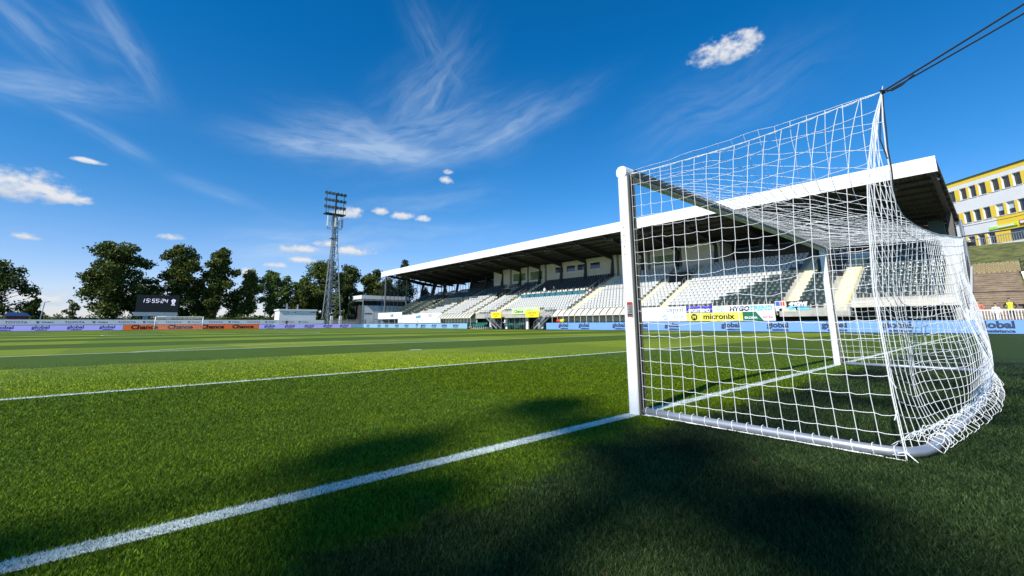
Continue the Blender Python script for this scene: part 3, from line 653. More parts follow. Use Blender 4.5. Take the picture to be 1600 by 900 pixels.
def tree(x, y, h, r, label, m_=0, trunk=.22, n=6500, size=.32, seed=1, shape='round', z0=0, group='trees beyond the far end', name='broadleaf_tree', cat='tree', nc=26):
    rd = random.Random(seed); t = thing(name, label, cat, (x, y, z0), group)
    tm = MB(); th = h*trunk; lean = rd.uniform(-.4, .4)
    tm.tube([(x, y, z0), (x+lean*.2, y, z0+th), (x+lean*.6, y, z0+h*.55), (x+lean, y, z0+h*.86)], [h*.022, h*.017, h*.011, h*.003], 8)
    cl = []
    for k in range(nc):
        f = (k+.5)/nc; a = rd.uniform(0, 2*math.pi)
        if shape == 'round': prof = math.sin(math.pi*min(1, (.12+.84*f)))**.62
        elif shape == 'tall': prof = (math.sin(math.pi*(.2+.72*f)))**.8
        else: prof = (1-f)**.8+.10
        z = z0+h*(trunk*.75)+h*(1-trunk*.75)*(f**.95)*.94; rr = r*prof*rd.uniform(.35, .88); cx, cy = x+lean*f+rr*math.cos(a), y+rr*math.sin(a)*.8
        cr = r*(.26 if shape != 'cone' else .34*prof+.1)*rd.uniform(.75, 1.25)
        if z+cr*.8 > z0+h: z = z0+h-cr*.8
        cl.append(((cx, cy, z), (cr, cr, cr*.72)))
        if shape != 'cone': tm.tube([(x+lean*.4*f, y, z0+th+(z-z0-th)*.35), ((x+cx)/2, (y+cy)/2, z0+th+(z-z0-th)*.75), (cx, cy, z)], [h*.007, h*.004, h*.0015], 5)
    # core that closes the middle
    for k in range(5): cl.append(((x+lean*.5, y, z0+h*(.34+.115*k)), (r*.42*(1 if shape != 'cone' else .5), r*.42, h*.09)))
    tm.build('trunk', BARK, t, smooth=True)
    leaf_obj(crown_mesh(cl, n, size, seed=seed), m_ if not isinstance(m_, int) else LF[m_], t)
    return t
tree(-23.5, 122, 13.4, 6.0, 'leftmost loose crowned tree cut by the left edge of the photo', 0, .2, 5200, .30, 11)
tree(-17.6, 120, 6.2, 2.2, 'small dark bushy tree right of the leftmost tree', 0, .1, 1500, .26, 12)
tree(-12.1, 118, 6.0, 1.5, 'small thin tree standing alone before the horizon left of the biggest tree', 0, .4, 420, .25, 13, nc=10)
tree(-6.2, 122, 18.6, 7.6, 'biggest dark broad tree left of the scoreboard', 0, .24, 11000, .33, 14, nc=40)
tree(3.7, 123, 19.8, 5.2, 'tall dark tree rising directly behind the scoreboard', 0, .2, 8000, .33, 15, nc=32)
tree(11.5, 122, 19.6, 5.0, 'tall narrow dark tree right of the scoreboard', 0, .14, 8000, .33, 16, nc=32, shape='tall')
tree(8.0, 124, 11.5, 4.4, 'low dark tree filling the gap between the two tall trees right of the scoreboard', 0, .1, 3500, .3, 17)
tree(-1.2, 125, 9.0, 3.4, 'low bushy tree half hidden behind the scoreboard', 1, .1, 3000, .3, 18)
tree(16.0, 124, 9.0, 3.8, 'low dark tree at the foot of the narrow tall tree', 0, .1, 2600, .3, 19)
tree(18.6, 124, 15.3, 3.9, 'mid green birch like tree left of the light green pair', 1, .1, 4800, .28, 20, shape='tall')
tree(24.0, 125, 15.6, 4.2, 'bright light green tree in the middle of the gap above the white hut', 2, .1, 5200, .28, 21, shape='tall')
tree(28.0, 126, 14.2, 3.8, 'light green feathery tree above the white hut', 2, .15, 2600, .28, 22, shape='tall')
tree(31.0, 124, 11.5, 4.0, 'dark low tree between the light green trees and the floodlight tower', 0, .1, 3400, .3, 23)
tree(37.5, 127, 19.8, 7.4, 'large dark tree behind the floodlight tower, its left side lit', 1, .08, 9500, .33, 24, nc=36)
tree(44.6, 128, 18.8, 6.2, 'dark tree right of the floodlight tower', 0, .08, 8500, .33, 25, nc=34)
tree(33.8, 128, 14.0, 4.6, 'mid height dark tree just left of the floodlight tower', 1, .08, 5200, .33, 51, nc=30)
tree(58.5, 131, 16.0, 4.4, 'dark tree half hidden by the left end of the grandstand roof', 0, .08, 5200, .33, 52, nc=30)
tree(52.0, 128, 18.2, 5.6, 'dark tree above the white clubhouse, touching the grandstand roof', 0, .1, 7600, .33, 26, nc=34)
tree(66.0, 134, 24.0, 5.6, 'dark pointed conifer seen through the glass gable of the grandstand', 3, .05, 9000, .33, 27, shape='cone', nc=60, name='conifer')
tree(75.0, 134, 14.5, 3.5, 'lower dark conifer right of the pointed one behind the glass gable', 3, .05, 4000, .33, 28, shape='cone', nc=30, name='conifer')
tree(36.4, 112.6, 6.4, .75, 'slim young conifer just right of the floodlight tower', 2, .05, 900, .18, 29, shape='cone', nc=16, name='conifer')
tree(38.3, 112.6, 5.0, .65, 'shortest slim conifer, second to the right of the floodlight tower', 2, .05, 700, .18, 30, shape='cone', nc=16, name='conifer')
tree(40.6, 113.5, 9.5, 1.5, 'dark spruce right of the two slim conifers', 3, .05, 1800, .25, 31, shape='cone', nc=24, name='conifer')
# hedge along the far end
hv = []
for k in range(90):
    x = -60+k*1.12
    if x > 41: break
    hv.append(((x, 118.5+random.uniform(-.6, .6), 1.3+random.uniform(-.3, .5)), (1.1, .9, 1.2+random.uniform(-.2, .8))))
t = thing('hedge', 'long uneven green hedge behind the far hoarding', 'hedge', (-10, 118.5, 0)); leaf_obj(crown_mesh(hv, 16000, .2, seed=77), LF[1], t, 'foliage')
# second floodlight tower, left of the camera beyond the frame: its lamp bank throws the soft blotches on the turf
def copy_tree(o, parent=None):
    c = o.copy(); COL.objects.link(c)
    if parent: c.parent = parent
    for ch in list(o.children): copy_tree(ch, c)
    return c
ft = copy_tree(tower); ft.location = (-40.6, -7.7, 0); ft.rotation_euler = (0, 0, R(66)); ft['label'] = 'tall lattice floodlight tower standing left of the camera behind the near corner'
# ---------------------------------------------------------------- grandstand
gs = thing('grandstand', 'long covered grandstand with white roof edge and banks of white and dark seats', 'grandstand', (52, 50, 0))
YE = 99.5
def rx(i): return 44+.8*i
def rz(i): return 2.95+.4*i
AIS = [(7.45, 1.25), (11.2, 1.15), (24.7, .95), (28.3, .95), (38.7, 1.5), (55.9, 1.3), (61.9, 1.0), (65.6, 1.0), (73.2, 1.0), (84.4, 1.0), (88.3, 1.0), (94, 1.0)]
VOM = [(8.1, 10.6), (25.2, 27.8), (62.4, 65.1), (84.9, 87.8)]
m = MB()
for i in range(-2, 14):
    x, z = rx(i), rz(i); segs = [(0.0 if i >= 0 else 6.6, 12.0 if i == -2 else YE)]
    if 7 <= i <= 11:
        cuts = [0.0]+[q for v in VOM for q in v]+[YE]; segs = list(zip(cuts[::2], cuts[1::2]))
    for a, b in segs: m.box(x, x+.8, a, b, z-.75, z)
m.box(55.2, 62, 0, 103, 7.6, 8.18)
m.build('terrace_steps', CONC, gs)
m = MB(); m.poly([(43.2, 0), (62, 0), (62, 7.6), (55.2, 7.6), (44, 2.0), (43.2, 2.0)], lambda a, b, q: (a, .02+q, b), .3)
m.poly([(43.2, 0), (62, 0), (62, 8), (55.2, 7.9), (44, 2.2), (43.2, 2.0)], lambda a, b, q: (a, YE+q, b), .3); m.build('end_wall', CONC, gs)
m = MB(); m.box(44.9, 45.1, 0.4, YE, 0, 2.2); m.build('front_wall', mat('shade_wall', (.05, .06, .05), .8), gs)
m = MB(); m.box(43.0, 43.98, -.1, 6.58, 2.1, 2.68); m.box(43.2, 44, 6.6, 12.5, 1.55, 2.0); m.box(43.6, 43.98, 12.5, 44.6, 1.9, 2.5); m.box(43.6, 43.98, 58.2, YE, 1.9, 2.5); m.build('front_slab', mat('slab', (.60, .55, .46), .8, .1, 1), gs)
# aisle stairs with yellow nosings
YEL = mat('yellow_paint', (.62, .52, .08), .6, .15, 6)
for y, w in AIS:
    m = MB()
    for i in range(-2 if y < 12 and y > 7 else (-1 if y > 12 else 0), 14):
        if any(a-.2 < y < b+.2 for a, b in VOM) and 7 <= i <= 11: continue
        x, z = rx(i), rz(i); m.box(x+.394, x+.79, y-w/2, y+w/2, z-.1, z+.2); m.box(x-.006, x+.40, y-w/2, y+w/2, z-.3, z+.012)
    m.cur = 1
    for i in range(-1, 14): x, z = rx(i), rz(i); m.box(x+.39, x+.44, y-w/2-.04, y-w/2+.07, z+.1, z+.215); m.box(x-.01, x+.05, y-w/2-.04, y-w/2+.07, z-.1, z+.03); m.box(x+.36, x+.80, y+w/2-.06, y+w/2+.02, z+.1, z+.21)
    m.build('aisle_stairs', [CREAM, YEL], gs)
for a, b in VOM:
    m = MB(); x0, x1, z0, z1 = rx(7), rx(12), rz(6), rz(12); z1 -= .2
    for q_ in (a-.12, b): m.poly([(x0, z0-.3), (x1, z0-.3), (x1, z1+.25), (x0, z0+.35)], lambda a_, b_, t_, q_=q_: (a_, q_+t_, b_), .12)
    m.box(x1-.1, x1, a, b, z0, z1); v = m.build('entrance_walls', CONC, gs)
    m = MB(); m.box(x0+1.6, x0+1.7, a, b, z0, z1-.05); m.box(x0+1.6, x1, a, b, z1-.06, z1+.0); m.build('opening', BLACK, v)
    m = MB(); n_ = 8
    for k in range(n_+1): yy = a+(b-a)*k/n_; m.tube([(x1, yy, z1), (x1, yy, z1+1.0)], .02, 5)
    m.tube([(x1, a, z1+1.0), (x1, b, z1+1.0)], .03, 5)
    for yy in (a-.1, b+.1): m.tube([(x0, yy, z0+.9), (x1, yy, z1+1.0)], .03, 5); [m.tube([(x0+(x1-x0)*k/5, yy, z0+(z1-z0)*k/5), (x0+(x1-x0)*k/5, yy, z0+.9+(z1+.1-z0)*k/5)], .02, 5) for k in range(6)]
    m.build('railing', ALU, gs)
# seats --------------------------------------------------------
sm_ = MB()
def seat_mesh():
    s = MB()
    n = 4; w = .208
    prof = [(0.02, .40), (.10, .385), (.30, .39), (.37, .43), (.40, .54), (.425, .69), (.42, .74)]
    for (a, b), (c, d) in zip(prof, prof[1:]):
        for k in range(n):
            y0, y1 = -w+2*w*k/n, -w+2*w*(k+1)/n
            cu = lambda y, z: (.05*(y/w)**2 if z > .42 else 0)
            s.face([(a-cu(y0, b), y0, b), (a-cu(y1, b), y1, b), (c-cu(y1, d), y1, d), (c-cu(y0, d), y0, d)])
    s.box(.42, .445, -w, w, .60, .74); s.box(.15, .25, -.04, .04, .0, .39); s.box(.0, .03, -w, w, .36, .405)
    return s
SM = seat_mesh(); SV = np.array(SM.v); SF = SM.f
seats = []
for i in range(-2, 14):
    for k in range(int((YE-1.2)/.52)):
        y = 1.0+k*.52
        if i < 0 and y < 6.9: continue
        if i == -2 and y > 11.8: continue
        if any(abs(y-a) < w/2+.22 for a, w in AIS): continue
        if 7 <= i <= 11 and any(a-.3 < y < b+.3 for a, b in VOM): continue
        if i < 0 and 44.6 < y < 58.2: continue
        if 5 <= i <= 6 and 40 < y < 55.1: continue
        c = 0
        if y < 18.3-.62*i or y > 83.9-2.0*i: c = 1
        elif i >= 7 and 39.6 < y < 62-(i-7)*.2: c = 2
        seats.append((rx(i)+.22, y, rz(i), c))
def cam_d(s): return (Vector(s[:3])-CAM).length
vis = sorted([s for s in seats if s[3] == 1 and 2.2 < s[1] < 20], key=cam_d)[:100]
vs = set(vis)
for c, M_, nm in ((1, SEATD, 'seat'),):
    me = None
    for s in vis:
        if me is None:
            SM.cur = 0; o = SM.build('seat', M_, None, recalc=False); me = o.data; o.parent = gs
        else:
            o = bpy.data.objects.new('seat', me); COL.objects.link(o); o.parent = gs
        o.location = Vector(s[:3])-gs.location
V = []; F = []; MI = []; nv = len(SV); base = np.array(gs.location)
for s in seats:
    if s in vs: continue
    o_ = len(V)*nv; V.append(SV+np.array(s[:3])-base+np.array([0, 0, 0])); F += [tuple(o_+k for k in f) for f in SF]; MI += [s[3]]*len(SF)
me = bpy.data.meshes.new('seats'); me.from_pydata(np.concatenate(V).tolist(), [], F)
for M_ in (SEATW, SEATD, SEATK): me.materials.append(M_)
me.polygons.foreach_set('material_index', MI); me.update(); so = bpy.data.objects.new('seats', me); COL.objects.link(so); so.parent = gs; so['kind'] = 'stuff'
so['label'] = 'white and dark plastic seats filling the rest of the terrace rows'
# roof ---------------------------------------------------------
def roofz(x): return 14.0-(x-44)*.133
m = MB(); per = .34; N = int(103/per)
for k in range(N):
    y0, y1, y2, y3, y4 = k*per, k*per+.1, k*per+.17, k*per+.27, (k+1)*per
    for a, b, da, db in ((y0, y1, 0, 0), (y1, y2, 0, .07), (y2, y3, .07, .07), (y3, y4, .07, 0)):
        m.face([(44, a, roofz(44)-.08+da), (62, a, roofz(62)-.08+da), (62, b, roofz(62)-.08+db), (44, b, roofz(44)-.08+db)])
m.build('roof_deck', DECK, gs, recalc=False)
m = MB(); m.poly([(44, roofz(44)+.02), (62.2, roofz(62.2)+.02), (62.2, roofz(62.2)+.12), (44, roofz(44)+.1)], lambda a, b, q: (a, -.05+q, b), 103.1); m.build('roof_covering', mat('roof_top', (.3, .31, .31), .6), gs)
m = MB(); m.box(43.86, 43.99, -.05, 103.05, 12.80, 14.12); m.box(43.99, 44.4, -.05, .0, 12.85, 14.1); m.box(43.99, 44.3, -.05, 103.05, 14.1, 14.14); fo_ = m.build('fascia', FASCIA, gs)
NB = 18; ys = [.35+k*(102.3/NB) for k in range(NB+1)]
for y in ys:
    m = MB(); 
    m.poly([(44.2, roofz(44.2)-.30), (44.2, roofz(44.2)-.75), (55.6, roofz(55.6)-1.15), (62, roofz(62)-.7), (62, roofz(62)-.30)], lambda a, b, q: (a, y-.06+q, b), .12)
    m.poly([(44.2, roofz(44.2)-.72), (44.2, roofz(44.2)-.78), (55.6, roofz(55.6)-1.2), (55.6, roofz(55.6)-1.12)], lambda a, b, q: (a, y-.17+q, b), .34)
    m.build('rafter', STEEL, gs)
    m = MB(); m.beam((55.3, y, 8.1), (55.9, y, roofz(56)-1.1), .42, .5); m.build('column', STEEL, gs)
m = MB()
for k in range(11):
    x = 44.6+k*1.7; m.box(x-.06, x+.06, 0, 103, roofz(x)-.30, roofz(x)-.09)
m.build('purlins', STEEL, gs)
m = MB()
for zc in (12.45, 13.25): m.box(45.55, 45.67, 0, 103, zc, zc+.1)
k = 0; yy = 0
while yy < 102.4: m.beam((45.61, yy, 12.5), (45.61, yy+.7, 13.3), .06); m.beam((45.61, yy+.7, 13.3), (45.61, yy+1.4, 12.5), .06); yy += 1.4
m.build('roof_truss', STEEL, gs)
for k in range(17):     # lamp clusters hung from the truss
    y = 3.2+k*5.9; m = MB()
    for d in (-.45, .0, .45): m.tube([(45.0, y+d, 12.45), (44.85, y+d, 12.2), (44.75, y+d, 12.1)], [.1, .2, .22], 7)
    m.beam((45.3, y-.6, 12.6), (45.3, y+.6, 12.6), .08); m.build('lamp_cluster', STEEL, gs)
# rear walls
CORR = mat('corrugated', (.06, .07, .075), .5, .2)
m = MB()
for k in range(290):
    y = .3+k*.305
    m.box(61.9, 62.0, y, y+.2, 8.1, roofz(62)-.3); m.box(61.94, 61.99, y+.2, y+.305, 8.1, roofz(62)-.3)
m.box(62.0, 62.1, .3, 88.5, 0, roofz(62)-.2); m.build('rear_wall', CORR, gs)
m = MB(); m.tube([(62.2, -.1, 0), (62.2, -.1, 11.6)], .16, 8); m.build('rear_pole', ALU, gs)
m = MB(); m.box(59.2, 59.9, 1.0, 2.2, 8.2, 11.4); m.box(59.1, 60.0, .95, 2.25, 9.4, 9.9); m.build('rear_column', mat('green_grey', (.05, .10, .09), .5), gs)
# glass gable and glass rear corner
GL = mat('pane_glass', (.10, .16, .25), .05, .02, alpha=.10, spec=.3)
def glaze(P, Q, zb, zt, nb, label):   # zb(t), zt(t) heights along P->Q
    m = MB(); P, Q = Vector(P), Vector(Q)
    for k in range(nb+1): c = P.lerp(Q, k/nb); m.beam((c.x, c.y, zb(k/nb)), (c.x, c.y, zt(k/nb)), .09)
    z = 3.4
    while z < 13:
        ts = [k/40 for k in range(41) if zb(k/40) < z < zt(k/40)]
        if len(ts) > 1: a, b = P.lerp(Q, ts[0]), P.lerp(Q, ts[-1]); m.beam((a.x, a.y, z), (b.x, b.y, z), .05)
        z += 1.55
    fo = m.build('mullions', STEEL, gs)
    m = MB()
    for k in range(nb):
        t0, t1 = k/nb, (k+1)/nb; a, b = P.lerp(Q, t0), P.lerp(Q, t1); m.face([(a.x, a.y, zb(t0)), (b.x, b.y, zb(t1)), (b.x, b.y, zt(t1)), (a.x, a.y, zt(t0))])
    m.build('glass', GL, gs, recalc=False)
glaze((44.3, 102.9, 0), (61.9, 102.9, 0), lambda t: 2.6 if t < .1 else 3.0+8.8*max(0, t-.1)*.62, lambda t: roofz(44.3+17.6*t)-.3, 16, 'gable')
glaze((62, 102.9, 0), (62, 88.6, 0), lambda t: 8.2, lambda t: roofz(62)-.3, 11, 'rear')
m = MB(); m.beam((44.6, 101.8, 0), (44.6, 101.8, 13.2), .22); m.beam((50.5, 101.8, 0), (50.5, 101.8, 12.4), .2); m.build('gable_post', ALU, gs)
m = MB(); m.beam((57.2, 99.9, 8.1), (58.4, 99.9, 12.0), .4); m.beam((59.5, 96, 8.1), (57.9, 96, 11.8), .5); m.build('brace', STEEL, gs)
# boxes at the back
OLIVE = mat('olive_reflection', (.13, .19, .03), .25, .5, .8)  # flat olive paints the pitch's green reflection into the window panes
def room(y0, y1, z1, wins, wm, frame=WHITE, z0=8.18):
    m = MB(); x = 55.7; zs = sorted({z0, z1}|{q for w in wins for q in w[2:4]})
    yy = [y0]+[q for w in sorted(wins) for q in w[:2]]+[y1]
    if wins:
        zb, zt = wins[0][2], wins[0][3]; m.box(x, x+.2, y0, y1, z0, zb); m.box(x, x+.2, y0, y1, zt, z1)
        for a, b in zip(yy[::2], yy[1::2]): m.box(x, x+.2, a, b, zb, zt)
    else: m.box(x, x+.2, y0, y1, z0, z1)
    m.box(x+.2, x+4, y0, y0+.15, z0, z1); m.box(x+.2, x+4, y1-.15, y1, z0, z1); m.box(x+.2, x+4, y0+.15, y1-.15, z1-.1, z1)
    w_ = m.build('box_wall', PLASTER, gs)
    for a, b, zb, zt in wins:
        f = MB(); k = .06
        f.box(x-.02, x+.1, a, a+k, zb, zt); f.box(x-.02, x+.1, b-k, b, zb, zt); f.box(x-.02, x+.1, a+k, b-k, zb, zb+k); f.box(x-.02, x+.1, a+k, b-k, zt-k, zt)
        f.box(x-.03, x+.1, a, b, zb-.12, zb)
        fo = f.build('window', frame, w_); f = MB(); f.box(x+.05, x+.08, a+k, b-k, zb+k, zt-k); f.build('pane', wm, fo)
room(39.4, 55.4, 12.0, [(42.7, 44.9, 10.05, 11.25), (45.7, 47.75, 10.05, 11.25), (48.2, 50.35, 10.05, 11.25), (51.1, 53.2, 10.05, 11.25)], GLASSD)
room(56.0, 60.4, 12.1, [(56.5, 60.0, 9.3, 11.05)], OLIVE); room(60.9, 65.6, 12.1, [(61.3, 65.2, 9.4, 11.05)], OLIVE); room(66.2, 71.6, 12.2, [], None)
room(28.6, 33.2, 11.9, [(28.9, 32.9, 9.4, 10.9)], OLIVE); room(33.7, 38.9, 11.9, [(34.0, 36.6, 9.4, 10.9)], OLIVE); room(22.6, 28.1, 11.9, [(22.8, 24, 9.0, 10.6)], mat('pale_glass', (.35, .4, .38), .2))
m = MB(); m.box(55.66, 55.69, 37.2, 38.2, 8.2, 10.4); m.build('door', GLASSD, gs)
# VIP desks
m = MB(); m.cur = 0; m.box(rx(6)-.1, rx(6)+.35, 40.2, 55, rz(6)+.62, rz(6)+.7); m.cur = 1
for k in range(12): y = 40.4+k*1.22; m.box(rx(5)+.3, rx(5)+.34, y, y+.95, rz(5)+.1, rz(5)+.95)
m.cur = 2
for k in range(12): y = 40.4+k*1.22; m.box(rx(5)+.7, rx(5)+.75, y-.2, y+.05, rz(6)+.1, rz(6)+1.1)
m.build('press_desk', [WHITE, mat('teal', (.03, .16, .22), .4), STEEL], gs)
def tipseats(i, y0, y1):
    m = MB(); y = y0
    while y < y1: m.box(rx(i)+.42, rx(i)+.5, y, y+.36, rz(i)+.45, rz(i)+.95); y += .55
    m.build('tip_up_seats', CREAM, gs)
tipseats(6, 40.3, 55)
# railings along the front and the mid gangway
def rail(y0, y1, x, z, h=1.0, step=1.6, nm='railing', m_=ALU, mid=True):
    m = MB(); n_ = max(1, int(abs(y1-y0)/step))
    for k in range(n_+1): y = y0+(y1-y0)*k/n_; m.tube([(x, y, z), (x, y, z+h)], .025, 5)
    m.tube([(x, y0, z+h), (x, y1, z+h)], .03, 5)
    if mid: m.tube([(x, y0, z+h*.5), (x, y1, z+h*.5)], .018, 5)
    m.build(nm, m_, gs)
rail(29, 38, rx(6), rz(6)+.1, .9, 1.8, mid=False); rail(12, 24, rx(6)-.05, rz(6)+.1, .5, 2.4, mid=False); rail(66.5, 72.5, rx(6), rz(6)+.1, .9, 1.6, mid=False); rail(74, 83.5, rx(6), rz(6)+.1, .9, 1.6, mid=False)
for y in (38.0, 55.2, 39.6, 56.5):
    m = MB(); m.tube([(rx(-1), y, rz(-1)+1.0), (rx(12), y, rz(12)+1.0)], .03, 5)
    for i in range(-1, 13, 2): m.tube([(rx(i), y, rz(i)), (rx(i), y, rz(i)+1.0)], .02, 5)
    m.build('railing', ALU, gs)
m = MB(); m.box(rx(6)-.06, rx(6)-.02, 55.6, 61, rz(6)+.2, rz(6)+.35); m.build('green_rail', mat('green_paint', (.03, .25, .10), .5), gs)
m = MB()
for k in range(26): y = 6.9+k*.0; 
m.box(55.15, 55.2, 0.4, 7, rz(13), rz(13)+.2); m.build('kerb', CONC, gs)
# blue white box beside the right entrance
t = thing('banner', 'pale blue banner hung at the top of the right hand aisle of the grandstand', 'banner', (53.2, 7.4, 6.5))
m = MB(); m.box(53.2, 53.24, 6.0, 9.2, 6.7, 7.9); m.build('cloth', mat('banner_pale', (.45, .58, .72), .6), t)
m = MB(); [m.tube([(53.3, y, 6.1), (53.3, y, 8.0)], .03, 5) for y in (6.1, 7.6, 9.1)]; m.build('pole', STEEL, t)

# ------------------------------------------------- hoardings on the front of the stand
HX = 42.75
def panel(parent, name, y0, y1, z0, z1, m_, x=HX):
    m = MB(); m.box(x, x+.05, y0, y1, z0, z1); return m.build(name, m_, parent)
RW, NW = (0, -1, 0), (-1, 0, 0)
HW = mat('hoarding_paper', (.80, .80, .80), .5, .02)
def T(txt, size, y, z, x=HX-.006, **k): return (txt, size, (x, y, z), RW, NW, k)
t = thing('hoarding', 'large sponsor hoarding with yellow, blue and green panels on the front of the grandstand', 'hoarding', (HX, 20, 1))
panel(t, 'panel', 21.36, 27.1, 1.04, 2.68, HW); letter(t, mat('grey_txt', (.22, .2, .26), .5), [T('sapril', .78, 22.75, 2.08, bold=.004, sx=1.25)])
letter(t, mat('green_txt', (.45, .6, .35), .5), [T('nexi', .4, 26.0, 2.2)]); letter(t, mat('green_txt', (.45, .6, .35), .5), [T('nexi', .4, 26.0, 1.35)])
letter(t, mat('cyan_txt', (.05, .45, .6), .5), [T('ATOP', .38, 22.3, 1.38, sx=1.2)])
m = MB()
for a0 in (20, 200): m.tube([(HX-.01, 23.9+.28*math.cos(R(a0+q)), 1.5+.2*math.sin(R(a0+q))) for q in range(0, 130, 10)], .045, 5)
m.build('emblem', mat('cyan_txt', (.05, .45, .6)), t)
panel(t, 'panel', 18.46, 21.34, 1.93, 2.66, mat('sport_blue', (.03, .05, .42), .4)); letter(t, HW, [T('SPORTISIMO', .50, 19.9, 2.0, bold=.03, sx=.86)])
m = MB(); m.poly([(21.2, 2.52), (19.4, 2.56), (18.9, 2.5), (18.6, 2.62), (18.9, 2.58), (19.4, 2.62), (21.2, 2.60)], lambda a, b, q: (HX-.004-q, a, b), .003); m.build('stripe', mat('violet', (.35, .2, .7), .4), t)
panel(t, 'panel', 12.5, 18.44, 1.93, 2.62, HW)
letter(t, mat('navy_txt', (.02, .03, .07), .4), [T('HYGO', .62, 15.75, 2.04, bold=.03, shear=.2, sx=1.08)]); letter(t, mat('aqua_txt', (.10, .50, .62), .4), [T('TREND', .62, 13.75, 2.06, bold=.03, shear=.2, sx=1.02)])
m = MB(); m.tube([(HX-.008, 17.7+.30*math.cos(R(q)), 2.27+.30*math.sin(R(q))) for q in range(0, 361, 20)], .025, 5); m.box(HX-.02, HX, 17.68, 17.72, 2.1, 2.45); m.box(HX-.02, HX, 17.5, 17.55, 2.12, 2.3); m.box(HX-.02, HX, 17.86, 17.91, 2.12, 2.3); m.build('emblem', mat('aqua_txt', (.10, .5, .62)), t)
panel(t, 'panel', 15.46, 21.34, 1.04, 1.92, mat('lemon', (.80, .74, .10), .5, .03)); letter(t, BTXT, [T('micronix', .80, 17.9, 1.25, bold=.022, sx=1.12)])
m = MB(); m.poly([(20.5+.36*math.cos(R(a)), 1.47+.36*math.sin(R(a))) for a in range(0, 360, 20)], lambda a, b, q: (HX-.004-q, a, b), .006); m.build('emblem', BTXT, t)
letter(t, mat('lemon', (.8, .74, .1)), [('M', .5, (HX-.014, 20.5, 1.30), RW, NW, dict(bold=.02))])
m = MB(); m.poly([(15.44, 1.04), (15.44, 1.92), (14.2, 1.92), (13.55, 1.04)], lambda a, b, q: (HX+q, a, b), .05); m.build('panel', mat('deep_green', (.01, .14, .07), .5), t)
letter(t, HW, [T('SKODA', .30, 14.7, 1.25, bold=.012, sx=1.2)])
m = MB(); m.poly([(14.19, 1.92), (12.5, 1.92), (12.5, 1.04), (13.54, 1.04)], lambda a, b, q: (HX+q, a, b), .05); m.build('panel', HW, t); letter(t, mat('red_txt', (.6, .04, .05), .4), [T('ASTRA', .28, 13.15, 1.28, bold=.008, sx=1.1)])
t = thing('sign', 'small white sign with blue and red emblems right of the big hoarding', 'sign', (42.4, 12, 1.9))
panel(t, 'panel', 11.45, 12.3, 1.92, 2.85, HW, 42.4); m = MB(); m.box(42.385, 42.398, 11.9, 12.25, 2.4, 2.8); m.cur = 1; m.box(42.385, 42.398, 11.5, 11.85, 2.4, 2.8); m.build('emblem', [mat('sign_blue', (.05, .15, .6), .4), mat('sign_red', (.6, .08, .05), .4)], t)
letter(t, HT, [T('REALITY', .14, 11.87, 2.2, x=42.39)])
t = thing('banner', 'black and cyan banner with slanted white lettering on the stand front', 'banner', (42.4, 10.5, 1.9))
panel(t, 'panel', 9.5, 11.35, 1.98, 2.80, BLACK, 42.4); letter(t, HW, [T('4MOVE', .44, 10.45, 2.40, x=42.39, bold=.03, shear=.25, sx=1.02)])
m = MB(); m.box(42.385, 42.398, 9.52, 10.5, 2.0, 2.2); m.box(42.385, 42.398, 9.7, 11.2, 2.27, 2.35); m.box(42.385, 42.398, 10.7, 11.2, 2.0, 2.2); m.build('stripe', mat('aqua', (.15, .6, .8), .4), t)
# left hoarding
t = thing('hoarding', 'long white sponsor hoarding in front of the left end of the grandstand', 'hoarding', (HX, 84, 1))
panel(t, 'panel', 72, 83.4, 1.1, 3.1, HW); panel(t, 'panel', 83.45, 90.5, 1.1, 2.9, HW); panel(t, 'panel', 88.5, 101, 2.1, 3.6, HW, HX-.1)
items = [T('ABO', .9, 76.2, 2.3, bold=.01), T('CITY', .55, 80.6, 2.4, x=HX-.02), T('FC', .5, 73.4, 2.5), T('ADS', .35, 73.3, 1.3)]
letter(t, mat('grey_txt', (.22, .2, .26)), items); letter(t, mat('red_txt', (.6, .04, .05)), [T('TRIO', .4, 86.5, 1.4), T('ENERG', .35, 79.6, 1.5)]); letter(t, YEL, [T('ELV', .5, 82.3, 1.45, bold=.02)])
m = MB(); m.box(HX-.015, HX-.002, 80.2, 82.2, 2.1, 2.6); m.build('emblem', mat('sign_blue2', (.10, .35, .65), .4), t)
letter(t, STEEL, [('A&K', .9, (HX-.11, 93.4, 2.6), RW, NW, dict(bold=.02)), ('>', .6, (HX-.11, 98.6, 2.6), RW, NW, {})])
m = MB()
for y in (92, 95, 99): m.box(HX-.02, HX+.08, y, y+.25, 0, 2.2)
for z in (.95, 1.3): m.box(HX, HX+.05, 88, 107, z, z+.06)
for y in np.arange(98, 107, .5): m.box(HX, HX+.05, y, y+.06, .2, 1.7)
m.build('frame', ALU, t)
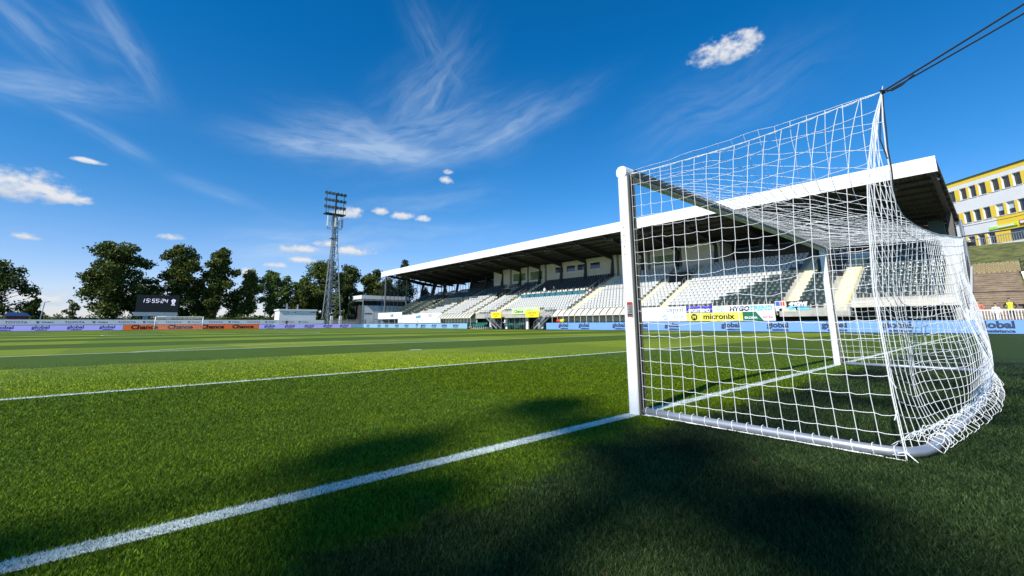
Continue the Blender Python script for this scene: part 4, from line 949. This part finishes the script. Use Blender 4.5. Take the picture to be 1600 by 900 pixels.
# team shelters
CAN = mat('canopy', (.62, .60, .52), .35, .15, 2)
def shelter(y0, y1, label):
    t = thing('team_shelter', label, 'shelter', (43, (y0+y1)/2, 0), 'dugout shelters on the touchline')
    arc = [(42.05, 1.88), (42.10, 2.02), (42.3, 2.22), (42.7, 2.55), (43.1, 2.80)]
    m = MB()
    for (xa, za), (xb, zb) in zip(arc, arc[1:]): m.face([(xa, y0, za), (xa, y1, za), (xb, y1, zb), (xb, y0, zb)])
    m.face([(43.1, y0, 2.80), (43.1, y1, 2.80), (43.5, y1, 2.3), (43.5, y0, 2.3)]); m.face([(43.5, y0, 2.3), (43.5, y1, 2.3), (43.5, y1, .1), (43.5, y0, .1)]); m.build('canopy', CAN, t, recalc=False)
    n_ = int((y1-y0)/.98)
    for k in range(n_+1):
        y = y0+(y1-y0)*k/n_; m = MB(); m.cur = 1; m.tube([(x-.03, y, z+.03) for x, z in arc], .045, 5); m.cur = 0; m.tube([(42.05, y, 1.9), (42.05, y, .1)], .035, 5); m.tube([(43.5, y, 2.3), (43.5, y, 0)], .03, 5); m.build('rib', [CREAM, STEEL], t)
    m = MB(); m.tube([(42.04, y0, 1.9), (42.04, y1, 1.9)], .04, 5); m.tube([(43.1, y0, 2.82), (43.1, y1, 2.82)], .04, 5); m.build('rail', CREAM, t)
    k = 0; y = y0+.3; sme = None
    while y < y1-.3:
        if sme is None:
            o = SM.build('seat', SEATG, None, recalc=False); sme = o.data
        else: o = bpy.data.objects.new('seat', sme); COL.objects.link(o)
        o.parent = t; o.location = Vector((42.75, y, .35))-t.location; y += .56
    return t
shelter(61.2, 72.2, 'dugout shelter with curved ribbed canopy left of the tunnel'); shelter(28.6, 41.2, 'dugout shelter with curved ribbed canopy right of the tunnel stairs')
t = thing('bench', 'uncovered row of green seats between the left dugout and the tunnel stairs', 'bench', (42.5, 59, 0))
sme = None
for r_ in range(2):
    for k in range(6):
        if sme is None: o = SM.build('seat', SEATG, None, recalc=False); sme = o.data
        else: o = bpy.data.objects.new('seat', sme); COL.objects.link(o)
        o.parent = t; o.location = Vector((41.9+r_*.7, 57.7+k*.56, .05+r_*.3))-t.location
m = MB(); m.box(41.8, 43.2, 57.4, 61, 0, .05); m.box(42.5, 43.2, 57.4, 61, .05, .34); m.build('plinth', CONC, t)
# tunnel
t = thing('players_tunnel', 'players tunnel with dark openings and glass panels under the middle of the grandstand', 'tunnel', (44, 51, 0))
m = MB(); m.box(43.9, 44.1, 44.8, 58, 2.0, 2.6)
for y in (44.8, 48.2, 53.3, 57.6): m.box(43.88, 44.1, y, y+.45, 0, 2.0)
m.build('frame', WHITE, t)
m = MB(); m.box(44.6, 44.7, 44.8, 58, 0, 2.6); m.box(44.1, 44.6, 44.8, 58, 2.0, 2.05); m.build('opening', BLACK, t)
for y in (48.8, 50.9, 51.7): m = MB(); m.box(44.12, 44.15, y, y+.9, .1, 1.95); m.build('glass_panel', mat('green_glass', (.04, .09, .08), .1), t)
for y in (48.75, 50.2, 51.3, 52.7, 49.8): m = MB(); m.box(43.82, 43.87, y, y+.08, 0, 2); m.build('post', ALU, t)
for yb, k in ((49.4, 0), (51.8, 0)):
    for q in range(2):
        o = bpy.data.objects.new('seat', sme); COL.objects.link(o); o.parent = t; o.location = Vector((43.2, yb+q*.55, .25))-t.location
def gangway(label, ya, yb, z1):
    t = thing('metal_stairs', label, 'stairs', (42.8, ya, 0)); n_ = 11; m = MB()
    for k in range(n_): f = (k+.5)/n_; m.box(42.45, 43.3, ya+(yb-ya)*f-.14, ya+(yb-ya)*f+.14, z1*f, z1*f+.04)
    m.build('treads', ALU, t)
    for x in (42.42, 43.33):
        m = MB(); m.beam((x, ya, .1), (x, yb, z1), .05, .22); m.build('stringer', ALU, t)
        m = MB(); m.tube([(x, ya, 1.0), (x, yb, z1+1.0), (x, yb+(yb-ya)*.35, z1+1.0)], .03, 5); m.tube([(x, ya, .55), (x, yb, z1+.55), (x, yb+(yb-ya)*.35, z1+.55)], .02, 5)
        for k in range(5): f = k/4; m.tube([(x, ya+(yb-ya)*f, z1*f), (x, ya+(yb-ya)*f, z1*f+1.0)], .022, 5)
        m.build('handrail', ALU, t)
gangway('metal stairs with handrails left of the tunnel, rising to the left', 54.3, 57.5, 2.1)
gangway('metal stairs with handrails right of the tunnel, rising to the right', 45.4, 42.6, 2.1)
for y0, y1, lb in ((53.0, 55.6, 'left one of the two bright yellow banners above the tunnel'), (44.2, 47.1, 'right one of the two bright yellow banners, overlapping the green one')):
    t = thing('banner', lb, 'banner', (42.3, y0, 1.8), 'yellow banners above the tunnel'); m = MB(); m.box(42.3, 42.33, y0, y1, 1.8, 2.78); m.build('cloth', mat('bright_yellow', (.85, .70, .02), .5, .03), t)
    letter(t, mat('brown_txt', (.35, .22, .02), .5), [T('FORTUNA', .32, (y0+y1)/2, 2.35, x=42.29, bold=.01, sx=1.25), T('SAZKY', .28, (y0+y1)/2, 2.0, x=42.29, bold=.01)])
    m = MB(); m.tube([(42.36, y0, 0), (42.36, y0, 2.8)], .03, 5); m.tube([(42.36, y1, 0), (42.36, y1, 2.8)], .03, 5); m.build('pole', ALU, t)
t = thing('banner', 'pale green league banner between and behind the two yellow ones', 'banner', (43.1, 48, 2.3)); m = MB(); m.box(43.1, 43.13, 44.8, 51.2, 2.35, 3.3); m.build('cloth', mat('pale_green', (.60, .80, .35), .5, .03), t)
letter(t, mat('dark_green_txt', (.02, .12, .10), .5), [T('Chance', .62, 49.55, 2.6, x=43.09, bold=.02, sx=1.1), T('LIGA', .62, 46.9, 2.6, x=43.09, bold=.004, sx=1.0)])

# ---------------------------------------------------------------- right hand end: bank, terrace, school
BANK = mat('bank_grass', (.095, .105, .026), .9, .6, 1.1, bump=.8, bscale=5, streak=.5)
PATHM = mat('path', (.3, .28, .24), .9, .15)
def bz(x): return interp([(42.5, .72), (48, .74), (62, 5.7), (68, 7.2), (78, 10.6), (90, 11.0), (140, 12)], x)[0]
m = MB(); m.box(42.45, 48.0, -30, -.12, -.2, .72); o = m.build('raised_path', PATHM); o['kind'] = 'structure'
m = MB()
xs = [48, 55, 62, 65, 68, 72, 75, 78, 84, 90, 140]; yl = [-80, -40, -20, -12, -7, -3.5, -.1]
for a, b in zip(xs, xs[1:]):
    for c, d in zip(yl, yl[1:]): m.face([(a, c, bz(a)-.06), (b, c, bz(b)-.06), (b, d, bz(b)-.06), (a, d, bz(a)-.06)])
for a, b in zip(xs[2:], xs[3:]): m.face([(a, -.1, bz(a)-.06), (b, -.1, bz(b)-.06), (b, 40, bz(b)-.06), (a, 40, bz(a)-.06)])
m.face([(48, -80, 0), (48, -.1, 0), (48, -.1, .7), (48, -80, .7)]); m.face([(48, -.1, -1), (62, -.1, -1), (62, -.1, 5.64), (48, -.1, .68)])
o = m.build('grass_bank', BANK, recalc=False); o['kind'] = 'structure'
WOOD = mat('weathered_terrace', (.26, .20, .145), .9, .3, 1.2, bump=.4, streak=.5)
t = thing('terrace', 'weathered brown stepped terrace with a wall on its left, right of the grandstand', 'terrace', (55, -1.8, .7))
m = MB(); ns = 22
for k in range(ns):
    a = 48+14*k/ns; b = 48+14*(k+1)/ns; z = .72+4.95*(k+1)/ns; m.box(a, b, -3.45, -.35, z-.5, z); m.box(a-.03, a+.05, -3.45, -.35, z-.06, z+.015)
m.build('steps', WOOD, t)
m = MB(); m.poly([(47.6, .7), (62.5, .7), (62.5, 6.6), (48, 1.6)], lambda a, b, q: (a, -.34+q, b), .16); m.build('side_wall', mat('pale_concrete', (.45, .47, .46), .8, .1), t)
m = MB()
for k in range(12): x = 48+k*1.25; m.tube([(x, -.12, bz(x)+.3), (x, -.12, bz(x)+1.9)], .03, 5)
for h in (1.9, 1.2): m.tube([(48, -.12, .74+h), (62, -.12, 5.7+h)], .035, 5)
m.build('handrail', STEEL, t)
m = MB(); m.tube(sagline((50, -.3, 3.3), (50, -9, 3.4), .1), .035, 5); tag(m.build('cable', ROPE, loc=(50, -.3, 3.3)), 'black cable strung across in front of the brown terrace', 'cable')
t = thing('retaining_blocks', 'tan honeycomb block slope between the brown terrace and the grass bank', 'retaining wall', (65, -1.8, 5.7))
m = MB(); HB = mat('tan_block', (.42, .34, .19), .9, .15, 2)
for i in range(9):
    for j in range(10):
        x = 62.2+i*.66; y = -3.5+j*.35+(.17 if i % 2 else 0); z = bz(x)
        m.poly([(x+.33*math.cos(R(a)), y+.16*math.sin(R(a))) for a in range(0, 360, 60)], lambda a, b, q: (a, b, z-.05+q), .24)
m.build('blocks', HB, t); m = MB(); m.poly([(62.05, bz(62)), (68.1, bz(68)), (68.1, bz(68)+.04), (62.05, bz(62)+.04)], lambda a, b, q: (a, -3.6+q, b), 3.5); m.build('joint_bed', mat('bed', (.10, .08, .04), .9), t)
# white fence
t = thing('fence', 'white picket fence above the blue perimeter screen at the right edge', 'fence', (42.7, -4, .72))
m = MB()
for y in np.arange(-9, -.2, .145): m.box(42.62, 42.65, y, y+.045, .75, 1.72)
for z in (.82, 1.62): m.box(42.66, 42.70, -9, -.2, z, z+.07)
m.build('pale', WHITE, t)
for y in (-.3, -1.75, -3.2, -4.7, -6.2, -7.7): m = MB(); m.box(42.6, 42.74, y-.07, y+.07, .72, 1.82); m.build('post', WHITE, t)
# board and hedge at the right edge
t = thing('sign', 'white sign board with cyan mark at the right edge beside the brown terrace', 'sign', (49, -5, 1))
m = MB(); m.poly([(-3.35, 4.75), (-6.5, 4.9), (-6.5, 1.5), (-3.75, 1.5)], lambda a, b, q: (49+q, a, b), .08); m.build('panel', HW, t)
m = MB(); m.poly([(-3.62, 3.6), (-4.6, 3.3), (-4.5, 3.05), (-3.6, 3.35)], lambda a, b, q: (48.99-q, a, b), .01); m.poly([(-3.55, 4.2), (-3.8, 4.45), (-3.9, 4.0)], lambda a, b, q: (48.99-q, a, b), .01); m.build('emblem', mat('aqua', (.15, .6, .8)), t)
m = MB(); m.box(49.1, 49.2, -3.7, -3.6, .7, 4.6); m.box(49.1, 49.2, -6.3, -6.2, .7, 4.6); m.build('pole', STEEL, t)
hv = [((58+k*.35, -4.5-random.random()*2.5, bz(58+k*.35)+.7), (1.0, 1.0, .9)) for k in range(14)]
t = thing('bush', 'dark green clipped bush at the right edge above the white sign', 'bush', (60, -5, 4.5)); leaf_obj(crown_mesh(hv, 5000, .12, seed=91), LF[0], t, 'foliage')
m = MB(); m.tube([(60.5, -3.6, bz(60.5)), (60.5, -3.6, bz(60.5)+1.7), (60.6, -4.2, bz(60.5)+2.0), (61, -7, bz(60.5)+2.1)], .05, 6); tag(m.build('handrail', STEEL, loc=(60.5, -3.6, 5.2)), 'dark bent handrail over the bush at the right edge', 'handrail')

# school ------------------------------------------------
r_h = Vector((math.cos(YAW), -math.sin(YAW), 0)); f_h = Vector((math.sin(YAW), math.cos(YAW), 0))
def FP(dep, z, out=0): p = Vector((CAM.x, CAM.y, 0))+r_h*(64.5-out)+f_h*dep; return (p.x, p.y, z)
class FB(MB):
    def fb(s, d0, d1, z0, z1, o0, o1):
        i = len(s.v); s.v += [FP(d, z, o) for z in (z0, z1) for d, o in ((d0, o0), (d1, o0), (d1, o1), (d0, o1))]
        for q in ((3, 2, 1, 0), (4, 5, 6, 7), (0, 1, 5, 4), (1, 2, 6, 5), (2, 3, 7, 6), (3, 0, 4, 7)): s.f.append(tuple(i+k for k in q)); s.mi.append(s.cur)
        return s
sc = thing('school', 'three storey yellow and white building with rows of windows on the bank', 'building', FP(55, 10.9))
YW = mat('yellow_render', (.84, .58, .05), .7, .04, .5); WR = mat('white_render', (.74, .73, .72), .75, .04, .5)
D0, D1 = 44.2, 76
ROWS = [(18.0, 19.65), (14.6, 16.2), (11.15, 12.65)]
wd = []
for k in range(-3, 5):
    for q in range(3): d = 60.2-k*4.15-q*1.28; wd.append((d-.95, d))
wd = sorted([w for w in wd if w[0] > D0+.3 and w[1] < D1-.3])
for ri, (zb, zt) in enumerate(ROWS):
    m = FB(); ds = [D0]+[q for w in wd for q in w]+[D1]
    use = wd
    if ri == 2: use = [w for w in wd if w[0] > 56.3]; ds = [56.2]+[q for w in use for q in w]+[D1]
    for a, b in zip(ds[::2], ds[1::2]): m.fb(a, b, zb, zt, -.3, 0)
    m.build('wall_yellow', YW, sc)
    for a, b in use:
        f = FB(); k = .05; f.fb(a, a+k, zb, zt, -.3, -.24); f.fb(b-k, b, zb, zt, -.3, -.24); f.fb(a+k, b-k, zb, zb+k, -.3, -.24); f.fb(a+k, b-k, zt-k, zt, -.3, -.24); f.fb(b-.04, b-.003, zb+.05, zt, -.239, -.01)
        f.fb(a-.05, b+.05, zb-.07, zb, -.24, .06); fo = f.build('window', WHITE, sc)
        f = FB(); f.fb(a+k, b-k, zb+k, zt-k, -.29, -.27)
        blind = (ri == 1 and a < 56 and a > 53.5); fp = f.build('pane', GLASSD, fo)
        if blind: f = FB(); f.fb(a+k, b-k, zb+.7, zt-k, -.268, -.262); f.build('blind', mat('blind', (.45, .52, .55), .6), fo)
m = FB(); m.fb(D0, D1, 20.25, 20.85, -14, 0); m.fb(D0, 56.2, 13.2, 14.53, -.3, 0); m.fb(D0, 56.2, 12.66, 13.2, -.3, -.02); m.build('wall_yellow', YW, sc)
m = FB(); m.fb(D0, D1, 19.65, 20.25, -14, -.01); m.fb(D0, D1, 16.2, 17.93, -14, -.01); m.fb(56.2, D1, 12.65, 14.53, -14, -.01); m.fb(D0, D1, 10.6, 11.08, -14, .02)
m.fb(D0, D1, 11.08, 20.2, -14, -.31); m.build('wall_white', WR, sc)
m = FB(); m.fb(D0-.1, D1, 20.85, 20.93, -14.2, .15); m.build('roof_edge', STEEL, sc)
m = FB(); m.fb(53.9, 57.2, 12.98, 13.32, 0, .12); m.build('sign_board', mat('lime', (.45, .75, .08), .5), sc); m = FB(); m.fb(54.3, 56.2, 13.05, 13.25, .12, .14); m.build('sign_lettering', HW, sc)
m = FB(); m.fb(49.5, 53.6, 12.98, 13.5, 0, .14); m.build('sign_board', mat('sign_maroon', (.35, .08, .05), .5), sc); m = FB(); m.fb(53.1, 53.5, 13.1, 13.4, .14, .18); m.build('sign_lettering', HW, sc)
m = FB(); m.fb(46, 55.0, 11.1, 12.66, -.3, -.2); m.build('glass_front', mat('shop_glass', (.05, .07, .09), .1), sc)
m = FB()
for d in np.arange(46, 55.1, .9): m.fb(d, d+.07, 11.1, 12.66, -.2, -.15)
m.build('glazing_bars', STEEL, sc); m = FB(); m.fb(55, 56.2, 11.08, 12.66, -.3, 0); m.build('wall_yellow', YW, sc)
t = thing('railing', 'grey metal railing in front of the ground floor of the yellow building', 'railing', FP(52, 10.8, 2))
m = FB()
for d in np.arange(46, 60, .28): m.fb(d, d+.04, 10.75, 11.75, 1.9, 1.94)
m.fb(46, 60, 11.72, 11.8, 1.88, 1.96); m.build('bars', ALU, t)
# small dark car on the bank top
t = thing('parked_car', 'black car parked at the left corner of the yellow building, half hidden', 'car', FP(58.5, 10.7, 3))
m = FB(); prof = [(0, .35), (0, .85), (.9, .98), (1.6, 1.45), (3.1, 1.48), (3.9, 1.0), (4.2, .9), (4.2, .35)]
m.poly(prof, lambda a, b, q: FP(57.2+a, 10.55+b, 2.4+q), 1.7); cb_ = m.build('body', mat('car_black', (.015, .015, .018), .2, .05), t); bevel(cb_, .08)
m = FB(); m.poly([(1.2, 1.02), (1.68, 1.38), (3.0, 1.4), (3.6, 1.04)], lambda a, b, q: FP(57.2+a, 10.55+b, 4.105+q), .01); m.build('side_window', GLASSD, t)
for a in (.85, 3.35):
    m = MB(); c = Vector(FP(57.2+a, 10.88, 4.12)); m.tube([c, c-r_h*-.22], .33, 14); m.build('wheel', BLACK, t)
m = MB(); m.tube(sagline((62, -.2, 10.8), FP(44, 13.8, 3), .2), .03, 5); tag(m.build('cable', ROPE, loc=(62, -.2, 10.8)), 'thin cable running from the grandstand roof past the yellow building', 'cable')

# ---------------------------------------------------------------- people
SKIN = mat('skin', (.45, .27, .19), .6, .05); HAIR = mat('hair', (.03, .02, .015), .7)
def person(loc, face, top, bottom, label, h=1.76, pose='stand', shoes=None, group=None, sleeves=True, dark_arms=False):
    k = h/1.76
    J = {'pel': (0, 0, .96), 'wst': (0, 0, 1.10), 'chs': (0, .0, 1.32), 'nck': (0, 0, 1.50), 'hd0': (0, .015, 1.58), 'hd1': (0, .01, 1.70)}
    for s, S_ in (('l', -1), ('r', 1)):
        J['sh'+s] = (S_*.19, 0, 1.42); J['hp'+s] = (S_*.10, 0, .90)
        if pose == 'run':
            f = S_; J['kn'+s] = (S_*.10, .22*f, .52); J['an'+s] = (S_*.10, -.10*f-.15, .12 if f > 0 else .25); J['to'+s] = (S_*.10, -.10*f, .06 if f > 0 else .18); J['el'+s] = (S_*.27, -.12*f, 1.16); J['wr'+s] = (S_*.22, .10-.15*f, 1.05)
        elif pose == 'lean':
            J['kn'+s] = (S_*.11, .02, .50); J['an'+s] = (S_*.12, 0, .09); J['to'+s] = (S_*.13, .16, .04); J['el'+s] = (S_*.30, .02, 1.18); J['wr'+s] = (S_*.20, .26, 1.10)
        elif pose == 'akimbo':
            J['kn'+s] = (S_*.13, .02, .50); J['an'+s] = (S_*.16, 0, .09); J['to'+s] = (S_*.18, .15, .04); J['el'+s] = (S_*.32, -.12, 1.18); J['wr'+s] = (S_*.20, .08, 1.04)
        elif pose == 'sit':
            J['kn'+s] = (S_*.13, .42, .92); J['an'+s] = (S_*.13, .44, .50); J['to'+s] = (S_*.13, .58, .46); J['el'+s] = (S_*.26, .08, 1.18); J['wr'+s] = (S_*.16, .30, 1.05)
        else:
            J['kn'+s] = (S_*.10, .02, .50); J['an'+s] = (S_*.10, -.02, .09); J['to'+s] = (S_*.12, .14, .04); J['el'+s] = (S_*.25, -.02, 1.16); J['wr'+s] = (S_*.26, .06, .92)
        w = Vector(J['wr'+s]); e = Vector(J['el'+s]); d = (w-e).normalized(); J['ha'+s] = tuple(w+d*.10); J['th'+s] = tuple(w+d*.05+Vector((-S_*.03, .03, 0)))
    rad = dict(pel=(.15, .12), wst=(.135, .10), chs=(.165, .115), nck=(.058, .058), hd0=(.078, .088), hd1=(.082, .095), sh=(.07, .07), hp=(.095, .095), kn=(.062, .062), an=(.042, .045), to=(.04, .035), el=(.042, .042), wr=(.030, .030), ha=(.034, .02), th=(.012, .012))
    E_ = [('pel', 'wst'), ('wst', 'chs'), ('chs', 'nck'), ('nck', 'hd0'), ('hd0', 'hd1')]
    for s in 'lr': E_ += [('chs', 'sh'+s), ('sh'+s, 'el'+s), ('el'+s, 'wr'+s), ('wr'+s, 'ha'+s), ('wr'+s, 'th'+s), ('pel', 'hp'+s), ('hp'+s, 'kn'+s), ('kn'+s, 'an'+s), ('an'+s, 'to'+s)]
    names = list(J); me = bpy.data.meshes.new('person'); me.from_pydata([tuple(c*k for c in J[n]) for n in names], [(names.index(a), names.index(b)) for a, b in E_], [])
    o = bpy.data.objects.new('person', me); COL.objects.link(o); o.modifiers.new('s', 'SKIN'); sv = me.skin_vertices[0].data
    for i, n in enumerate(names): q = rad.get(n) or rad[n[:2]]; sv[i].radius = (q[0]*k, q[1]*k); sv[i].use_root = (n == 'pel')
    sb = o.modifiers.new('d', 'SUBSURF'); sb.levels = 1; sb.render_levels = 1
    dg = bpy.context.evaluated_depsgraph_get(); nm = bpy.data.meshes.new_from_object(o.evaluated_get(dg)); o.modifiers.clear(); o.data = nm; bpy.data.meshes.remove(me)
    nm.materials.clear()
    for M_ in (SKIN, top, bottom, shoes or BLACK): nm.materials.append(M_)
    for p in nm.polygons:
        c = p.center/k; x = abs(c.x); mi = 1
        if c.z > 1.49 and x < .12: mi = 0
        elif x > .16 and c.z < (1.0 if sleeves else 1.22) and c.z > .7 and pose != 'sit': mi = 0
        elif c.z < 1.0 and (x < .2 or c.z < .8): mi = 2
        if dark_arms and x > .17 and c.z > .9 and mi == 1: mi = 2
        if c.z < .12 and pose != 'sit': mi = 3
        if pose == 'run' and c.z < .5 and c.z > .12: mi = 0
        p.material_index = mi; p.use_smooth = True
    o.location = loc; o.rotation_euler = (0, 0, face)
    hm_ = MB(); c = Vector((0, -.005, 1.70))*k
    for a in range(8):
        for b in range(3):
            def pt(a, b): th = R(45*a); ph = R(10+b*27); rr_ = .10*k; return (c.x+rr_*.9*math.cos(th)*math.cos(ph), c.y+rr_*math.sin(th)*math.cos(ph)-.012, c.z+rr_*.95*math.sin(ph))
            hm_.face([pt(a, b), pt(a+1, b), pt(a+1, b+1), pt(a, b+1)])
    ho = hm_.build('hair', HAIR, None, recalc=False, smooth=True); ho.parent = o
    tag(o, label, 'person', group); return o
TX = lambda n_, c: mat(n_, c, .8, .08, 8)
FACE = R(90)       # +y local forward turned to -x
person((46, -.78, .72), FACE, TX('coral_top', (.70, .18, .12)), TX('grey_trousers', (.25, .25, .27)), 'person in a coral red top standing behind the white fence, left of the other two', 1.76, 'lean')
person((46, -1.68, .62), FACE, TX('white_top', (.75, .75, .75)), TX('dark_trousers', (.03, .03, .04)), 'smaller person in a white shirt behind the white fence, between the other two', 1.60, 'stand')
person((46, -2.42, .72), FACE, TX('hiviz', (.70, .85, .03)), TX('dark_trousers', (.03, .03, .04)), 'steward in a bright yellow vest with hands on hips behind the white fence', 1.85, 'akimbo', dark_arms=True)
person((40.1, 76.9, 0), R(150), TX('white_top', (.75, .75, .75)), TX('navy_shorts', (.02, .025, .05)), 'player in white shirt and dark shorts walking along the far touchline before the pale screen', 1.8, 'run')
person((42.2, 51.9, 0), R(60), TX('white_top', (.75, .75, .75)), TX('dark_trousers', (.03, .03, .04)), 'person in a white top in the dark tunnel opening by the left stairs', 1.7, 'lean')
person((40.9, 42.7, 0), R(100), TX('dark_jacket', (.02, .03, .06)), TX('beige_trousers', (.5, .42, .34)), 'person in a dark jacket and beige trousers at the end of the blue screen', 1.75, 'akimbo')
person((43.6, 49.0, 0), R(80), TX('dark_jacket', (.02, .03, .06)), TX('dark_trousers', (.03, .03, .04)), 'person in dark clothes standing inside the glazed tunnel entrance', 1.75, 'stand')
person((23.6, 107.3, .3), R(180), TX('dark_jacket', (.02, .03, .06)), TX('dark_trousers', (.03, .03, .04)), 'dark dressed person behind the violet screen right of the far goal', 1.75, 'stand')
for y, i, tp, lb in ((47.2, 6, TX('dark_jacket', (.02, .03, .06)), 'seated person in dark jacket at the press desks, right one of two'), (49.4, 6, TX('white_top', (.75, .75, .75)), 'seated person in white shirt at the press desks, left one of two')):
    person((rx(i)+.1, y, rz(i)-.05), FACE, tp, TX('dark_trousers', (.03, .03, .04)), lb, 1.7, 'stand')
# red and yellow gear by the right dugout
t = thing('kit_bag', 'red and yellow sports bags piled at the left end of the right dugout', 'bag', (42, 39.6, .9))
for y, M_, nm in ((39.9, mat('red_bag', (.6, .03, .02), .6), 'red_bag'), (39.2, mat('yellow_bag', (.75, .6, .02), .6), 'yellow_bag')):
    m = MB(); m.tube([(42, y-.33, 1.2), (42, y-.28, 1.2), (42, y+.25, 1.2), (42, y+.3, 1.2)], [.1, .26, .26, .1], 8); m.build(nm, M_, t, smooth=True)
m = MB(); m.box(41.7, 42.3, 38.7, 40.4, 0, .95); m.build('crate', STEEL, t)
# corner flag seen right of the far goal's left post
m = MB(); m.tube([(-4.3, 104.8, 0), (-4.3, 104.8, 2.2)], .04, 5); m.cur = 1; m.box(-4.3, -4.0, 104.78, 104.8, 1.95, 2.2)
tag(m.build('pole', [ALU, mat('flag_tan', (.5, .4, .2), .7)], loc=(-4.3, 104.8, 0)), 'thin pole left of the distant goal below the scoreboard', 'pole')
